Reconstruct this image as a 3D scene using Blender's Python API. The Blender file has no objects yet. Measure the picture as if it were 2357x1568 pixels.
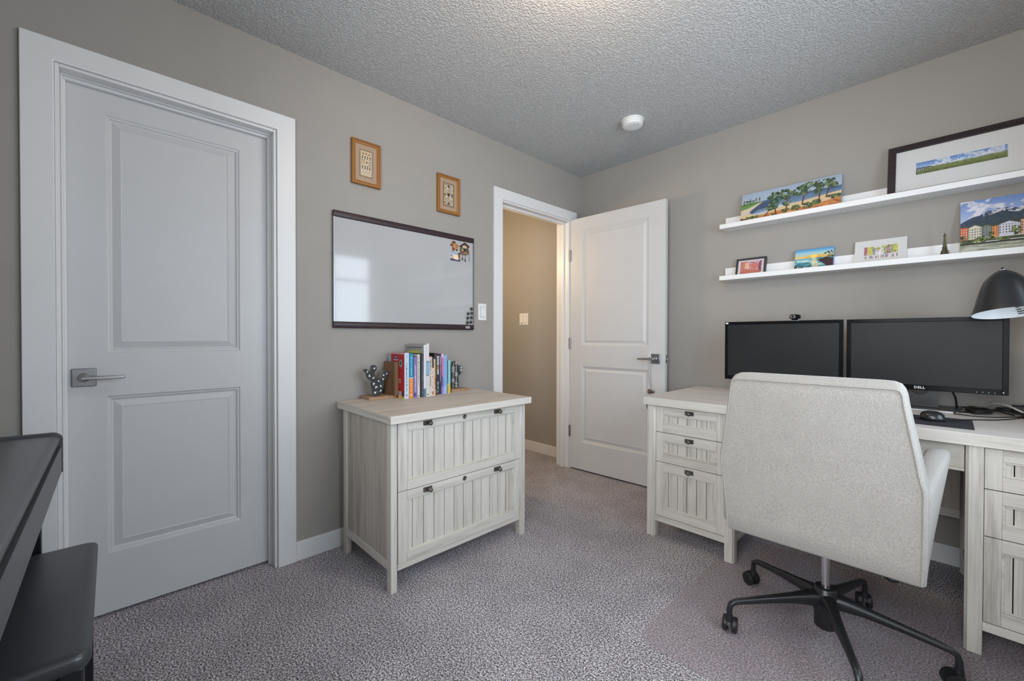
import bpy, bmesh, math, random
import numpy as np
from mathutils import Vector, Matrix

random.seed(7)
RNG = np.random.RandomState(11)
SC = bpy.context.scene
COL = SC.collection
PI = math.pi


# ------------------------------------------------------------------ materials
def lin(c):
    c = np.asarray(c, float) / 255.0
    return np.where(c <= 0.04045, c / 12.92, ((c + 0.055) / 1.055) ** 2.4)


def srgb(r, g, b):
    return tuple(float(v) for v in lin((r, g, b)))


def newmat(name):
    m = bpy.data.materials.new(name)
    m.use_nodes = True
    nt = m.node_tree
    b = nt.nodes['Principled BSDF']
    return m, nt, b


def node(nt, t, **kw):
    n = nt.nodes.new(t)
    for k, v in kw.items():
        if k in n.inputs:
            n.inputs[k].default_value = v
        else:
            setattr(n, k, v)
    return n


def ramp(nt, fac, stops):
    r = nt.nodes.new('ShaderNodeValToRGB')
    e = r.color_ramp.elements
    while len(e) < len(stops):
        e.new(0.5)
    for i, (p, c) in enumerate(stops):
        e[i].position = p
        e[i].color = (c[0], c[1], c[2], 1)
    nt.links.new(fac, r.inputs['Fac'])
    return r


def plain(name, col, rough=0.5, metal=0.0, coat=0.0, spec=0.5, bump=0.0, bscale=200.0, vary=0.06):
    """A paint, plastic or metal with a faint procedural unevenness."""
    m, nt, b = newmat(name)
    tc = node(nt, 'ShaderNodeTexCoord')
    nz = node(nt, 'ShaderNodeTexNoise', Scale=6.0, Detail=3.0)
    nt.links.new(tc.outputs['Object'], nz.inputs['Vector'])
    r = ramp(nt, nz.outputs['Fac'], [(0.3, [c * (1 - vary) for c in col]), (0.7, [min(1, c * (1 + vary)) for c in col])])
    nt.links.new(r.outputs['Color'], b.inputs['Base Color'])
    b.inputs['Roughness'].default_value = rough
    b.inputs['Metallic'].default_value = metal
    b.inputs['Coat Weight'].default_value = coat
    b.inputs['Specular IOR Level'].default_value = spec
    if bump > 0:
        n2 = node(nt, 'ShaderNodeTexNoise', Scale=bscale, Detail=2.0)
        nt.links.new(tc.outputs['Object'], n2.inputs['Vector'])
        bp = node(nt, 'ShaderNodeBump', Strength=bump, Distance=0.002)
        nt.links.new(n2.outputs['Fac'], bp.inputs['Height'])
        nt.links.new(bp.outputs['Normal'], b.inputs['Normal'])
    return m


def wood(name, light, mid, dark, axis='z', rough=0.55, fine=26.0, seed=0.0):
    m, nt, b = newmat(name)
    tc = node(nt, 'ShaderNodeTexCoord')
    mp = node(nt, 'ShaderNodeMapping')
    s = {'x': (1.2, fine, fine), 'y': (fine, 1.2, fine), 'z': (fine, fine, 1.2)}[axis]
    mp.inputs['Scale'].default_value = s
    mp.inputs['Location'].default_value = (seed, seed * 2, seed * 3)
    nt.links.new(tc.outputs['Object'], mp.inputs['Vector'])
    n1 = node(nt, 'ShaderNodeTexNoise', Scale=1.0, Detail=5.0, Roughness=0.6, Distortion=0.6)
    nt.links.new(mp.outputs['Vector'], n1.inputs['Vector'])
    n2 = node(nt, 'ShaderNodeTexNoise', Scale=5.0, Detail=4.0, Roughness=0.7)
    nt.links.new(mp.outputs['Vector'], n2.inputs['Vector'])
    mx = node(nt, 'ShaderNodeMix', data_type='FLOAT')
    mx.inputs[0].default_value = 0.4
    nt.links.new(n1.outputs['Fac'], mx.inputs[2])
    nt.links.new(n2.outputs['Fac'], mx.inputs[3])
    r = ramp(nt, mx.outputs[0], [(0.34, dark), (0.48, mid), (0.66, light)])
    nt.links.new(r.outputs['Color'], b.inputs['Base Color'])
    b.inputs['Roughness'].default_value = rough
    bp = node(nt, 'ShaderNodeBump', Strength=0.12, Distance=0.001)
    nt.links.new(mx.outputs[0], bp.inputs['Height'])
    nt.links.new(bp.outputs['Normal'], b.inputs['Normal'])
    return m


def painted(name, rough=0.55, coat=0.0):
    m, nt, b = newmat(name)
    a = node(nt, 'ShaderNodeVertexColor', layer_name='paint')
    nt.links.new(a.outputs['Color'], b.inputs['Base Color'])
    b.inputs['Roughness'].default_value = rough
    b.inputs['Coat Weight'].default_value = coat
    return m


M = {}
M['wall'] = plain('wall_paint', (0.352, 0.331, 0.305), 0.75, spec=0.2, bump=0.06, bscale=350, vary=0.015)
M['white'] = plain('white_trim_paint', (0.75, 0.745, 0.745), 0.38, vary=0.01)
M['door'] = plain('white_door_paint', (0.60, 0.60, 0.605), 0.42, vary=0.012)
M['shelfwhite'] = plain('white_shelf_foil', (0.82, 0.82, 0.82), 0.4, vary=0.01)
M['plasticwhite'] = plain('white_plastic', (0.78, 0.78, 0.76), 0.35, vary=0.01)
M['steel'] = plain('brushed_steel', (0.30, 0.30, 0.31), 0.34, metal=1.0, vary=0.08)
M['lever'] = plain('satin_steel', (0.42, 0.42, 0.43), 0.30, metal=1.0)
M['chrome'] = plain('polished_steel', (0.62, 0.62, 0.63), 0.18, metal=1.0)
M['bronze'] = plain('dark_bronze', (0.15, 0.14, 0.125), 0.40, metal=0.75, vary=0.3)
M['blackmetal'] = plain('black_powder_coat', (0.012, 0.012, 0.014), 0.36, spec=0.6, vary=0.2)
M['blackplastic'] = plain('black_plastic', (0.012, 0.012, 0.013), 0.45, vary=0.2)
M['glossblack'] = plain('gloss_black', (0.008, 0.008, 0.009), 0.18, spec=0.06, vary=0.2)
M['screen'] = plain('matte_screen', (0.020, 0.021, 0.021), 0.42, spec=0.2, vary=0.05)
M['pianoblack'] = plain('piano_satin_black', (0.046, 0.048, 0.055), 0.34, spec=0.9, vary=0.1)
M['pianoedge'] = plain('piano_edge_black', (0.010, 0.011, 0.016), 0.3, spec=0.6, vary=0.1)
M['cable_black'] = plain('black_cable_rubber', (0.012, 0.012, 0.012), 0.5)
M['cable_white'] = plain('white_cable_sleeve', (0.52, 0.51, 0.48), 0.5)
M['darkgap'] = plain('dark_gap', (0.012, 0.010, 0.008), 0.95, spec=0.1)
M['padcloth'] = plain('mouse_pad_cloth', (0.022, 0.021, 0.028), 0.85, bump=0.3, bscale=600)
M['paper'] = plain('page_paper', (0.66, 0.62, 0.55), 0.8)
M['mat_board'] = plain('white_mat_board', (0.66, 0.655, 0.65), 0.7, vary=0.01)
M['beige_mat'] = plain('beige_mat_board', (0.40, 0.275, 0.185), 0.8, vary=0.03)
M['sticker'] = plain('white_sticker', (0.8, 0.8, 0.8), 0.4)
M['darkframe'] = wood('espresso_frame', srgb(58, 44, 46), srgb(44, 32, 34), srgb(30, 22, 24), 'x', 0.4, 60)
M['rail'] = wood('espresso_rail', srgb(66, 48, 52), srgb(48, 32, 37), srgb(32, 20, 24), 'x', 0.4, 80)
LW = (srgb(218, 213, 205), srgb(204, 199, 190), srgb(170, 163, 153))
M['wood_x'] = wood('chalk_wood_grain_x', *LW, 'x')
M['wood_z'] = wood('chalk_wood_grain_z', *LW, 'z')
M['wood_y'] = wood('chalk_wood_grain_y', *LW, 'y')
TW = (srgb(216, 205, 194), srgb(202, 190, 177), srgb(178, 164, 150))
M['top_x'] = wood('chalk_wood_top', *TW, 'x')
SW = (srgb(204, 195, 184), srgb(180, 171, 160), srgb(138, 129, 119))  # same wood made darker: shade on the side panels put into the colour
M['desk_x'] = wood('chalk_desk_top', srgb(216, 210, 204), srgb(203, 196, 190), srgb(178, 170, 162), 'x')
M['side_z'] = wood('shaded_wood_side', *SW, 'z')
M['oak_x'] = wood('golden_oak_x', srgb(172, 122, 62), srgb(146, 96, 42), srgb(98, 58, 22), 'x', 0.4, 70)
M['oak_z'] = wood('golden_oak_z', srgb(172, 122, 62), srgb(146, 96, 42), srgb(98, 58, 22), 'z', 0.4, 70)
M['bookend'] = wood('bookend_ash', srgb(178, 146, 116), srgb(158, 124, 95), srgb(128, 96, 70), 'x', 0.6, 60)
M['bookend_z'] = wood('bookend_upright', srgb(136, 102, 74), srgb(116, 84, 58), srgb(92, 64, 42), 'z', 0.6, 60)
M['paint'] = painted('painted_print', 0.6)
M['paintgloss'] = painted('painted_gloss', 0.35, 0.3)
M['cactusblack'] = plain('chalkboard_black', (0.028, 0.03, 0.033), 0.7)
M['cactusedge'] = plain('grey_paint_edge', (0.30, 0.29, 0.28), 0.7)
M['chalk'] = plain('white_chalk_paint', (0.72, 0.70, 0.67), 0.7)
M['brass'] = plain('antique_brass', (0.115, 0.095, 0.05), 0.5, metal=0.7, vary=0.3)
M['bead'] = plain('brown_wood_bead', (0.10, 0.07, 0.045), 0.4, vary=0.4)
M['ink'] = plain('black_ink', (0.02, 0.02, 0.02), 0.6)
M['lettering'] = plain('silver_lettering', (0.62, 0.62, 0.62), 0.4)
M['lamp_in'] = plain('lamp_white_inside', (0.80, 0.83, 0.86), 0.4)
M['grey_lace'] = plain('grey_lace', (0.33, 0.31, 0.31), 0.7)
M['glass_grey'] = plain('grey_pane', (0.5, 0.5, 0.5), 0.1)


def fabric():
    m, nt, b = newmat('oatmeal_fabric')
    tc = node(nt, 'ShaderNodeTexCoord')
    mp = node(nt, 'ShaderNodeMapping')
    mp.inputs['Scale'].default_value = (1.0, 1.0, 0.55)
    nt.links.new(tc.outputs['Object'], mp.inputs['Vector'])
    n1 = node(nt, 'ShaderNodeTexNoise', Scale=380.0, Detail=2.0, Roughness=0.6)
    nt.links.new(mp.outputs['Vector'], n1.inputs['Vector'])
    n2 = node(nt, 'ShaderNodeTexNoise', Scale=14.0, Detail=3.0)
    nt.links.new(tc.outputs['Object'], n2.inputs['Vector'])
    r = ramp(nt, n1.outputs['Fac'], [(0.33, (0.335, 0.311, 0.281)), (0.66, (0.435, 0.407, 0.371))])
    mx = node(nt, 'ShaderNodeMixRGB', blend_type='MULTIPLY')
    mx.inputs['Fac'].default_value = 0.35
    r2 = ramp(nt, n2.outputs['Fac'], [(0.35, (0.86, 0.86, 0.86)), (0.65, (1, 1, 1))])
    nt.links.new(r.outputs['Color'], mx.inputs['Color1'])
    nt.links.new(r2.outputs['Color'], mx.inputs['Color2'])
    nt.links.new(mx.outputs['Color'], b.inputs['Base Color'])
    b.inputs['Roughness'].default_value = 0.95
    b.inputs['Specular IOR Level'].default_value = 0.1
    b.inputs['Sheen Weight'].default_value = 0.25
    bp = node(nt, 'ShaderNodeBump', Strength=0.55, Distance=0.003)
    nt.links.new(n1.outputs['Fac'], bp.inputs['Height'])
    nt.links.new(bp.outputs['Normal'], b.inputs['Normal'])
    return m


def carpet():
    m, nt, b = newmat('grey_fleck_carpet')
    tc = node(nt, 'ShaderNodeTexCoord')
    n1 = node(nt, 'ShaderNodeTexNoise', Scale=165.0, Detail=4.0, Roughness=0.85)
    n2 = node(nt, 'ShaderNodeTexNoise', Scale=4.5, Detail=4.0, Roughness=0.6)
    n3 = node(nt, 'ShaderNodeTexVoronoi', Scale=260.0)
    for n in (n1, n2, n3):
        nt.links.new(tc.outputs['Object'], n.inputs['Vector'])
    r = ramp(nt, n1.outputs['Fac'], [(0.41, srgb(50, 47, 51)), (0.50, srgb(158, 153, 157)), (0.585, srgb(255, 250, 252))])
    r2 = ramp(nt, n2.outputs['Fac'], [(0.36, (0.86, 0.85, 0.86)), (0.62, (1.03, 1.02, 1.03))])
    mx = node(nt, 'ShaderNodeMixRGB', blend_type='MULTIPLY')
    mx.inputs['Fac'].default_value = 1.0
    nt.links.new(r.outputs['Color'], mx.inputs['Color1'])
    nt.links.new(r2.outputs['Color'], mx.inputs['Color2'])
    nt.links.new(mx.outputs['Color'], b.inputs['Base Color'])
    b.inputs['Roughness'].default_value = 1.0
    b.inputs['Specular IOR Level'].default_value = 0.05
    ad = node(nt, 'ShaderNodeMath', operation='ADD')
    nt.links.new(n1.outputs['Fac'], ad.inputs[0])
    nt.links.new(n3.outputs['Distance'], ad.inputs[1])
    bp = node(nt, 'ShaderNodeBump', Strength=0.55, Distance=0.006)
    nt.links.new(ad.outputs[0], bp.inputs['Height'])
    nt.links.new(bp.outputs['Normal'], b.inputs['Normal'])
    return m


def stipple():
    m, nt, b = newmat('stippled_ceiling')
    tc = node(nt, 'ShaderNodeTexCoord')
    n1 = node(nt, 'ShaderNodeTexNoise', Scale=110.0, Detail=3.0, Roughness=0.6)
    nt.links.new(tc.outputs['Object'], n1.inputs['Vector'])
    vo = node(nt, 'ShaderNodeTexVoronoi', Scale=130.0)
    nt.links.new(tc.outputs['Object'], vo.inputs['Vector'])
    ml = node(nt, 'ShaderNodeMath', operation='SUBTRACT')
    nt.links.new(n1.outputs['Fac'], ml.inputs[0])
    m2 = node(nt, 'ShaderNodeMath', operation='MULTIPLY')
    m2.inputs[1].default_value = 0.55
    nt.links.new(vo.outputs['Distance'], m2.inputs[0])
    nt.links.new(m2.outputs[0], ml.inputs[1])
    r = ramp(nt, ml.outputs[0], [(0.12, (0, 0, 0)), (0.45, (1, 1, 1))])
    c = ramp(nt, n1.outputs['Fac'], [(0.35, (0.49, 0.488, 0.488)), (0.65, (0.60, 0.598, 0.598))])
    nt.links.new(c.outputs['Color'], b.inputs['Base Color'])
    b.inputs['Roughness'].default_value = 0.9
    b.inputs['Specular IOR Level'].default_value = 0.1
    bp = node(nt, 'ShaderNodeBump', Strength=0.8, Distance=0.005)
    nt.links.new(r.outputs['Color'], bp.inputs['Height'])
    nt.links.new(bp.outputs['Normal'], b.inputs['Normal'])
    return m


def clear(name, tint, gloss, rough):
    m, nt, b = newmat(name)
    nt.nodes.remove(b)
    out = nt.nodes['Material Output']
    tr = node(nt, 'ShaderNodeBsdfTransparent', Color=(*tint, 1))
    gl = node(nt, 'ShaderNodeBsdfGlossy', Roughness=rough)
    lw = node(nt, 'ShaderNodeLayerWeight', Blend=gloss)
    mx = node(nt, 'ShaderNodeMixShader')
    nt.links.new(lw.outputs['Fresnel'], mx.inputs['Fac'])
    nt.links.new(tr.outputs[0], mx.inputs[1])
    nt.links.new(gl.outputs[0], mx.inputs[2])
    nt.links.new(mx.outputs[0], out.inputs['Surface'])
    return m


def vinyl():
    m, nt, b = newmat('clear_vinyl')
    nt.nodes.remove(b)
    out = nt.nodes['Material Output']
    tc = node(nt, 'ShaderNodeTexCoord')
    nz = node(nt, 'ShaderNodeTexNoise', Scale=160.0, Detail=2.0)
    nt.links.new(tc.outputs['Object'], nz.inputs['Vector'])
    bp = node(nt, 'ShaderNodeBump', Strength=0.25, Distance=0.002)
    nt.links.new(nz.outputs['Fac'], bp.inputs['Height'])
    tr = node(nt, 'ShaderNodeBsdfTransparent', Color=(0.97, 0.95, 0.955, 1))
    df = node(nt, 'ShaderNodeBsdfDiffuse', Color=(0.50, 0.42, 0.45, 1))
    gl = node(nt, 'ShaderNodeBsdfGlossy', Roughness=0.45)
    nt.links.new(bp.outputs['Normal'], gl.inputs['Normal'])
    m1 = node(nt, 'ShaderNodeMixShader')
    m1.inputs['Fac'].default_value = 0.30
    nt.links.new(tr.outputs[0], m1.inputs[1])
    nt.links.new(df.outputs[0], m1.inputs[2])
    m2 = node(nt, 'ShaderNodeMixShader')
    m2.inputs['Fac'].default_value = 0.05
    nt.links.new(m1.outputs[0], m2.inputs[1])
    nt.links.new(gl.outputs[0], m2.inputs[2])
    nt.links.new(m2.outputs[0], out.inputs['Surface'])
    return m


def whiteboard_mat():
    m, nt, b = newmat('whiteboard_enamel')
    tc = node(nt, 'ShaderNodeTexCoord')
    nz = node(nt, 'ShaderNodeTexNoise', Scale=2.0, Detail=2.0)
    nt.links.new(tc.outputs['Object'], nz.inputs['Vector'])
    r = ramp(nt, nz.outputs['Fac'], [(0.3, (0.44, 0.44, 0.445)), (0.7, (0.47, 0.47, 0.475))])
    nt.links.new(r.outputs['Color'], b.inputs['Base Color'])
    b.inputs['Roughness'].default_value = 0.075
    b.inputs['Specular IOR Level'].default_value = 0.85
    return m


M['fabric'] = fabric()
M['carpet'] = carpet()
M['ceiling'] = stipple()
M['vinyl'] = vinyl()
M['glass'] = clear('window_glass', (0.97, 0.98, 0.98), 0.15, 0.02)
M['crystal'] = clear('clear_glass_drop', (0.80, 0.78, 0.76), 0.45, 0.12)
M['board'] = whiteboard_mat()


# ------------------------------------------------------------------ mesh building
def frame_of(parent):
    """World matrix of a not yet evaluated parent chain."""
    m = Matrix.Identity(4)
    while parent is not None:
        m = parent.matrix_basis @ m
        parent = parent.parent
    return m


class B:
    """Collects shapes given in room coordinates and links them as one mesh."""

    def __init__(self, xf=None):
        self.bm = bmesh.new()
        self.xf = xf

    def v(self, p):
        p = Vector(p)
        if self.xf is not None:
            p = self.xf @ p
        return self.bm.verts.new(p)

    def face(self, vs, mi=0):
        try:
            f = self.bm.faces.new(vs)
            f.material_index = mi
            return f
        except ValueError:
            return None

    def quad(self, a, b, c, d, mi=0):
        return self.face([self.v(a), self.v(b), self.v(c), self.v(d)], mi)

    def box(self, x0, x1, y0, y1, z0, z1, mi=0, slab=False):
        v = [self.v((x, y, z)) for z in (z0, z1) for y in (y0, y1) for x in (x0, x1)]
        for k, q in enumerate(((0, 2, 3, 1), (4, 5, 7, 6), (0, 1, 5, 4), (2, 6, 7, 3), (0, 4, 6, 2), (1, 3, 7, 5))):
            # a slab has its own material on the top (1) and on its short ends (2)
            self.face([v[i] for i in q], (0, 1, 0, 0, 2, 2)[k] if slab else mi)
        return self

    def loft(self, rings, cap=True, mi=0, closed_path=False):
        vr = [[self.v(p) for p in r] for r in rings]
        n = len(vr[0])
        m = len(vr)
        for i in range(m if closed_path else m - 1):
            a, b = vr[i], vr[(i + 1) % m]
            for j in range(n):
                self.face([a[j], a[(j + 1) % n], b[(j + 1) % n], b[j]], mi)
        if cap and not closed_path:
            self.face(list(reversed(vr[0])), mi)
            self.face(vr[-1], mi)
        return self

    def prism(self, pts, a, b, axis='y', mi=0):
        def P(u, w, t):
            return {'y': (u, t, w), 'x': (t, u, w), 'z': (u, w, t)}[axis]
        return self.loft([[P(u, w, a) for u, w in pts], [P(u, w, b) for u, w in pts]], True, mi)

    def tube(self, pts, r, n=10, mi=0, closed=False):
        pts = [Vector(p) for p in pts]
        m = len(pts)
        rings = []
        up = Vector((0, 0, 1))
        prev = None
        for i, p in enumerate(pts):
            if closed:
                t = (pts[(i + 1) % m] - pts[i - 1]).normalized()
            else:
                t = (pts[min(i + 1, m - 1)] - pts[max(i - 1, 0)]).normalized()
            if prev is None:
                ref = up if abs(t.dot(up)) < 0.95 else Vector((1, 0, 0))
                nrm = t.cross(ref).normalized()
            else:
                nrm = (prev - t * prev.dot(t)).normalized()
            prev = nrm
            bi = t.cross(nrm)
            rr = r[i] if isinstance(r, (list, tuple)) else r
            rings.append([p + (nrm * math.cos(a) + bi * math.sin(a)) * rr for a in [2 * PI * k / n for k in range(n)]])
        return self.loft(rings, not closed, mi, closed)

    def lathe(self, prof, origin=(0, 0, 0), n=28, rot=None, mi=0, cap=True):
        o = Vector(origin)
        R = rot if rot is not None else Matrix.Identity(3)
        rings = [[o + R @ Vector((r * math.cos(2 * PI * k / n), r * math.sin(2 * PI * k / n), z)) for k in range(n)] for r, z in prof]
        return self.loft(rings, cap, mi)

    def ball(self, c, r, n=14, mi=0, sc=(1, 1, 1)):
        prof = []
        for i in range(1, n):
            a = PI * i / n
            prof.append((math.sin(a), -math.cos(a)))
        rings = [[Vector(c) + Vector((p[0] * math.cos(2 * PI * k / n) * r * sc[0], p[0] * math.sin(2 * PI * k / n) * r * sc[1], p[1] * r * sc[2])) for k in range(n)] for p in prof]
        return self.loft(rings, True, mi)

    def done(self, name, mats, parent=None, bevel=0.0, seg=2, smooth=None, subsurf=0):
        if not isinstance(mats, (list, tuple)):
            mats = [mats]
        bmesh.ops.recalc_face_normals(self.bm, faces=self.bm.faces[:])
        if parent is not None:
            bmesh.ops.transform(self.bm, matrix=frame_of(parent).inverted(), verts=self.bm.verts[:])
        me = bpy.data.meshes.new(name)
        self.bm.to_mesh(me)
        self.bm.free()
        for m in mats:
            me.materials.append(m)
        o = bpy.data.objects.new(name, me)
        COL.objects.link(o)
        o.parent = parent
        if bevel > 0:
            md = o.modifiers.new('bevel', 'BEVEL')
            md.width = bevel
            md.segments = seg
            md.limit_method = 'ANGLE'
            md.angle_limit = math.radians(40)
            smooth = 50 if smooth is None else smooth
        if subsurf:
            md = o.modifiers.new('sub', 'SUBSURF')
            md.levels = md.render_levels = subsurf
        if smooth is not None:
            me.shade_smooth()
            me.set_sharp_from_angle(angle=math.radians(smooth))
        return o


def tag(o, label, cat, group=None, kind=None):
    o['label'] = label
    o['category'] = cat
    if group:
        o['group'] = group
    if kind:
        o['kind'] = kind
    return o


def thing(name, label, cat, loc=(0, 0, 0), rz=0.0, group=None):
    o = bpy.data.objects.new(name, None)
    o.empty_display_size = 0.05
    COL.objects.link(o)
    o.location = loc
    o.rotation_euler = (0, 0, rz)
    o.matrix_basis = Matrix.Translation(loc) @ Matrix.Rotation(rz, 4, 'Z')
    return tag(o, label, cat, group)


def dup(root, matrix, parent=None):
    def rec(o, par):
        c = o.copy()
        COL.objects.link(c)
        c.parent = par
        for ch in [x for x in bpy.data.objects if x.parent is o]:
            rec(ch, c)
        return c
    r = rec(root, parent if parent is not None else root.parent)
    r.matrix_basis = matrix
    return r


def lettering(body, size, mat, parent, origin, uvec, vvec, name='lettering', depth=0.0006, bold=0.0, spacing=1.0):
    """Flat raised lettering; uvec is the reading direction, vvec the up direction, in room coordinates."""
    cu = bpy.data.curves.new('tmp_text', 'FONT')
    cu.body = body
    cu.size = size
    cu.extrude = depth
    cu.offset = bold
    cu.space_character = spacing
    cu.align_x = 'CENTER'
    cu.align_y = 'CENTER'
    cu.resolution_u = 3
    ob = bpy.data.objects.new('tmp_text', cu)
    COL.objects.link(ob)
    dg = bpy.context.evaluated_depsgraph_get()
    me = bpy.data.meshes.new_from_object(ob.evaluated_get(dg))
    bpy.data.objects.remove(ob)
    u = Vector(uvec).normalized()
    v = Vector(vvec).normalized()
    w = u.cross(v)
    mat4 = Matrix(((u.x, v.x, w.x, origin[0]), (u.y, v.y, w.y, origin[1]), (u.z, v.z, w.z, origin[2]), (0, 0, 0, 1)))
    if parent is not None:
        mat4 = frame_of(parent).inverted() @ mat4
    me.transform(mat4)
    me.materials.clear()
    me.materials.append(mat)
    o = bpy.data.objects.new(name, me)
    COL.objects.link(o)
    o.parent = parent
    return o


# ------------------------------------------------------------------ hand painted prints (vertex colour)
class Cv:
    def __init__(self, w, h, base=(255, 255, 255)):
        self.w, self.h = w, h
        self.a = np.zeros((h, w, 3)) + np.array(base, float)
        self.U, self.V = np.meshgrid((np.arange(w) + 0.5) / w, (np.arange(h) + 0.5) / h)

    def put(self, mask, col, alpha=1.0):
        c = np.array(col, float)
        self.a[mask] = self.a[mask] * (1 - alpha) + c * alpha

    def vgrad(self, v0, v1, c0, c1):
        m = (self.V >= v0) & (self.V <= v1)
        t = np.clip((self.V - v0) / max(1e-6, v1 - v0), 0, 1)[..., None]
        g = np.array(c0, float) * (1 - t) + np.array(c1, float) * t
        self.a[m] = g[m]

    def rect(self, u0, u1, v0, v1, col, alpha=1.0):
        self.put((self.U >= u0) & (self.U <= u1) & (self.V >= v0) & (self.V <= v1), col, alpha)

    def ell(self, cu, cv, ru, rv, col, alpha=1.0):
        self.put(((self.U - cu) / ru) ** 2 + ((self.V - cv) / rv) ** 2 <= 1, col, alpha)

    def poly(self, pts, col, alpha=1.0):
        U, V = self.U, self.V
        ins = np.zeros(U.shape, bool)
        n = len(pts)
        for i in range(n):
            x0, y0 = pts[i]
            x1, y1 = pts[(i + 1) % n]
            if y0 == y1:
                continue
            c = ((V >= min(y0, y1)) & (V < max(y0, y1)))
            xs = x0 + (V - y0) * (x1 - x0) / (y1 - y0)
            ins ^= c & (U < xs)
        self.put(ins, col, alpha)

    def line(self, p0, p1, wd, col, alpha=1.0):
        asp = self.w / self.h
        ax, ay = p0[0] * asp, p0[1]
        bx, by = p1[0] * asp, p1[1]
        X, Y = self.U * asp, self.V
        dx, dy = bx - ax, by - ay
        L = dx * dx + dy * dy + 1e-12
        t = np.clip(((X - ax) * dx + (Y - ay) * dy) / L, 0, 1)
        d2 = (X - ax - t * dx) ** 2 + (Y - ay - t * dy) ** 2
        self.put(d2 <= wd * wd, col, alpha)

    def noise(self, nx, ny, seed):
        r = np.random.RandomState(seed).rand(ny + 2, nx + 2)
        x = self.U * nx
        y = self.V * ny
        i = x.astype(int)
        j = y.astype(int)
        fx, fy = x - i, y - j
        fx = fx * fx * (3 - 2 * fx)
        fy = fy * fy * (3 - 2 * fy)
        return (r[j, i] * (1 - fx) + r[j, i + 1] * fx) * (1 - fy) + (r[j + 1, i] * (1 - fx) + r[j + 1, i + 1] * fx) * fy

    def fbm(self, nx, ny, seed):
        return (self.noise(nx, ny, seed) * 0.5 + self.noise(nx * 2, ny * 2, seed + 1) * 0.3 + self.noise(nx * 4, ny * 4, seed + 2) * 0.2)

    def blobs(self, cu, cv, ru, rv, n, size, cols, seed, asp=1.0):
        r = random.Random(seed)
        for _ in range(n):
            a = r.random() * 2 * PI
            d = math.sqrt(r.random())
            s = size * (0.6 + r.random() * 0.8)
            self.ell(cu + math.cos(a) * d * ru, cv + math.sin(a) * d * rv, s, s * asp, cols[r.randrange(len(cols))])

    def grain(self, amt, seed=3):
        self.a = np.clip(self.a * (1 + amt * (np.random.RandomState(seed).rand(self.h, self.w, 1) - 0.5)), 0, 255)


def print_mesh(name, cv, origin, uvec, vvec, mat, parent):
    """A flat grid carrying the painted colours; origin is its lower left corner."""
    h, w = cv.h, cv.w
    o = np.array(origin, float)
    u = np.array(uvec, float)
    v = np.array(vvec, float)
    uu = np.linspace(0, 1, w)
    vv = np.linspace(0, 1, h)
    P = o[None, None] + uu[None, :, None] * u[None, None] + vv[:, None, None] * v[None, None]
    P = P.reshape(-1, 3)
    if parent is not None:
        mi = np.array(frame_of(parent).inverted())
        P = P @ mi[:3, :3].T + mi[:3, 3]
    idx = np.arange(h * w).reshape(h, w)
    F = np.stack([idx[:-1, :-1], idx[:-1, 1:], idx[1:, 1:], idx[1:, :-1]], -1).reshape(-1, 4)
    me = bpy.data.meshes.new(name)
    me.from_pydata(P.tolist(), [], F.tolist())
    ca = me.color_attributes.new('paint', 'FLOAT_COLOR', 'POINT')
    c = np.ones((h * w, 4))
    c[:, :3] = lin(np.clip(cv.a, 0, 255).reshape(-1, 3))
    ca.data.foreach_set('color', c.ravel().astype(np.float32))
    me.materials.append(mat)
    ob = bpy.data.objects.new(name, me)
    COL.objects.link(ob)
    ob.parent = parent
    return ob


# ------------------------------------------------------------------ the room
W, D, H = 2.75, -3.56, 2.44          # right wall x, near wall y, ceiling z
D1A, D1B = -3.036, -2.336            # closet door opening along y
D2A, D2B = -0.916, -0.155            # hall door opening along y
OZ = 2.046                           # opening height


def structure(o, label, cat):
    return tag(o, label, cat, kind='structure')


structure(B().box(-1.9, W + 0.12, D - 0.12, 0.12, -0.08, 0.0).done('floor', M['carpet']), 'grey flecked cut pile carpet over the whole floor', 'carpet')
structure(B().box(-1.9, W + 0.12, D - 0.12, 0.12, H, H + 0.1).done('ceiling', M['ceiling']), 'white stippled ceiling', 'ceiling')
T = -0.12
structure(B().box(T, 0, D, D1A, 0, H).box(T, 0, D1A, D1B, OZ, H).box(T, 0, D1B, D2A, 0, H).box(T, 0, D2A, D2B, OZ, H).box(T, 0, D2B, 0, 0, H)
          .done('wall_left', M['wall']), 'grey greige wall with the two white doors', 'wall')
structure(B().box(-1.9, W + 0.12, 0, 0.12, 0, H).done('wall_back', M['wall']), 'grey greige wall behind the desk and the picture ledges', 'wall')
NX0, NX1, NZ0, NZ1 = 1.50, 2.66, 0.50, 2.26  # opening for the added fill window
structure(B().box(-1.9, NX0, D - 0.12, D, 0, H).box(NX1, W + 0.12, D - 0.12, D, 0, H).box(NX0, NX1, D - 0.12, D, 0, NZ0).box(NX0, NX1, D - 0.12, D, NZ1, H).done('wall_near', M['wall']), 'grey greige wall behind the piano', 'wall')
WY0, WY1, WZ0, WZ1 = -2.55, -0.54, 0.78, 2.09
structure(B().box(W, W + 0.12, D, WY0, 0, H).box(W, W + 0.12, WY1, 0, 0, H).box(W, W + 0.12, WY0, WY1, 0, WZ0).box(W, W + 0.12, WY0, WY1, WZ1, H)
          .done('wall_right', M['wall']), 'grey greige wall around the window', 'wall')
structure(B().box(-2.0, -1.9, D - 0.12, 0.12, 0, H).done('wall_hall', M['wall']), 'far greige wall of the hallway', 'wall')
structure(B().box(-1.9, T, -1.75, -1.65, 0, H).done('wall_hall_end', M['wall']), 'greige end wall of the hallway', 'wall')

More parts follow.
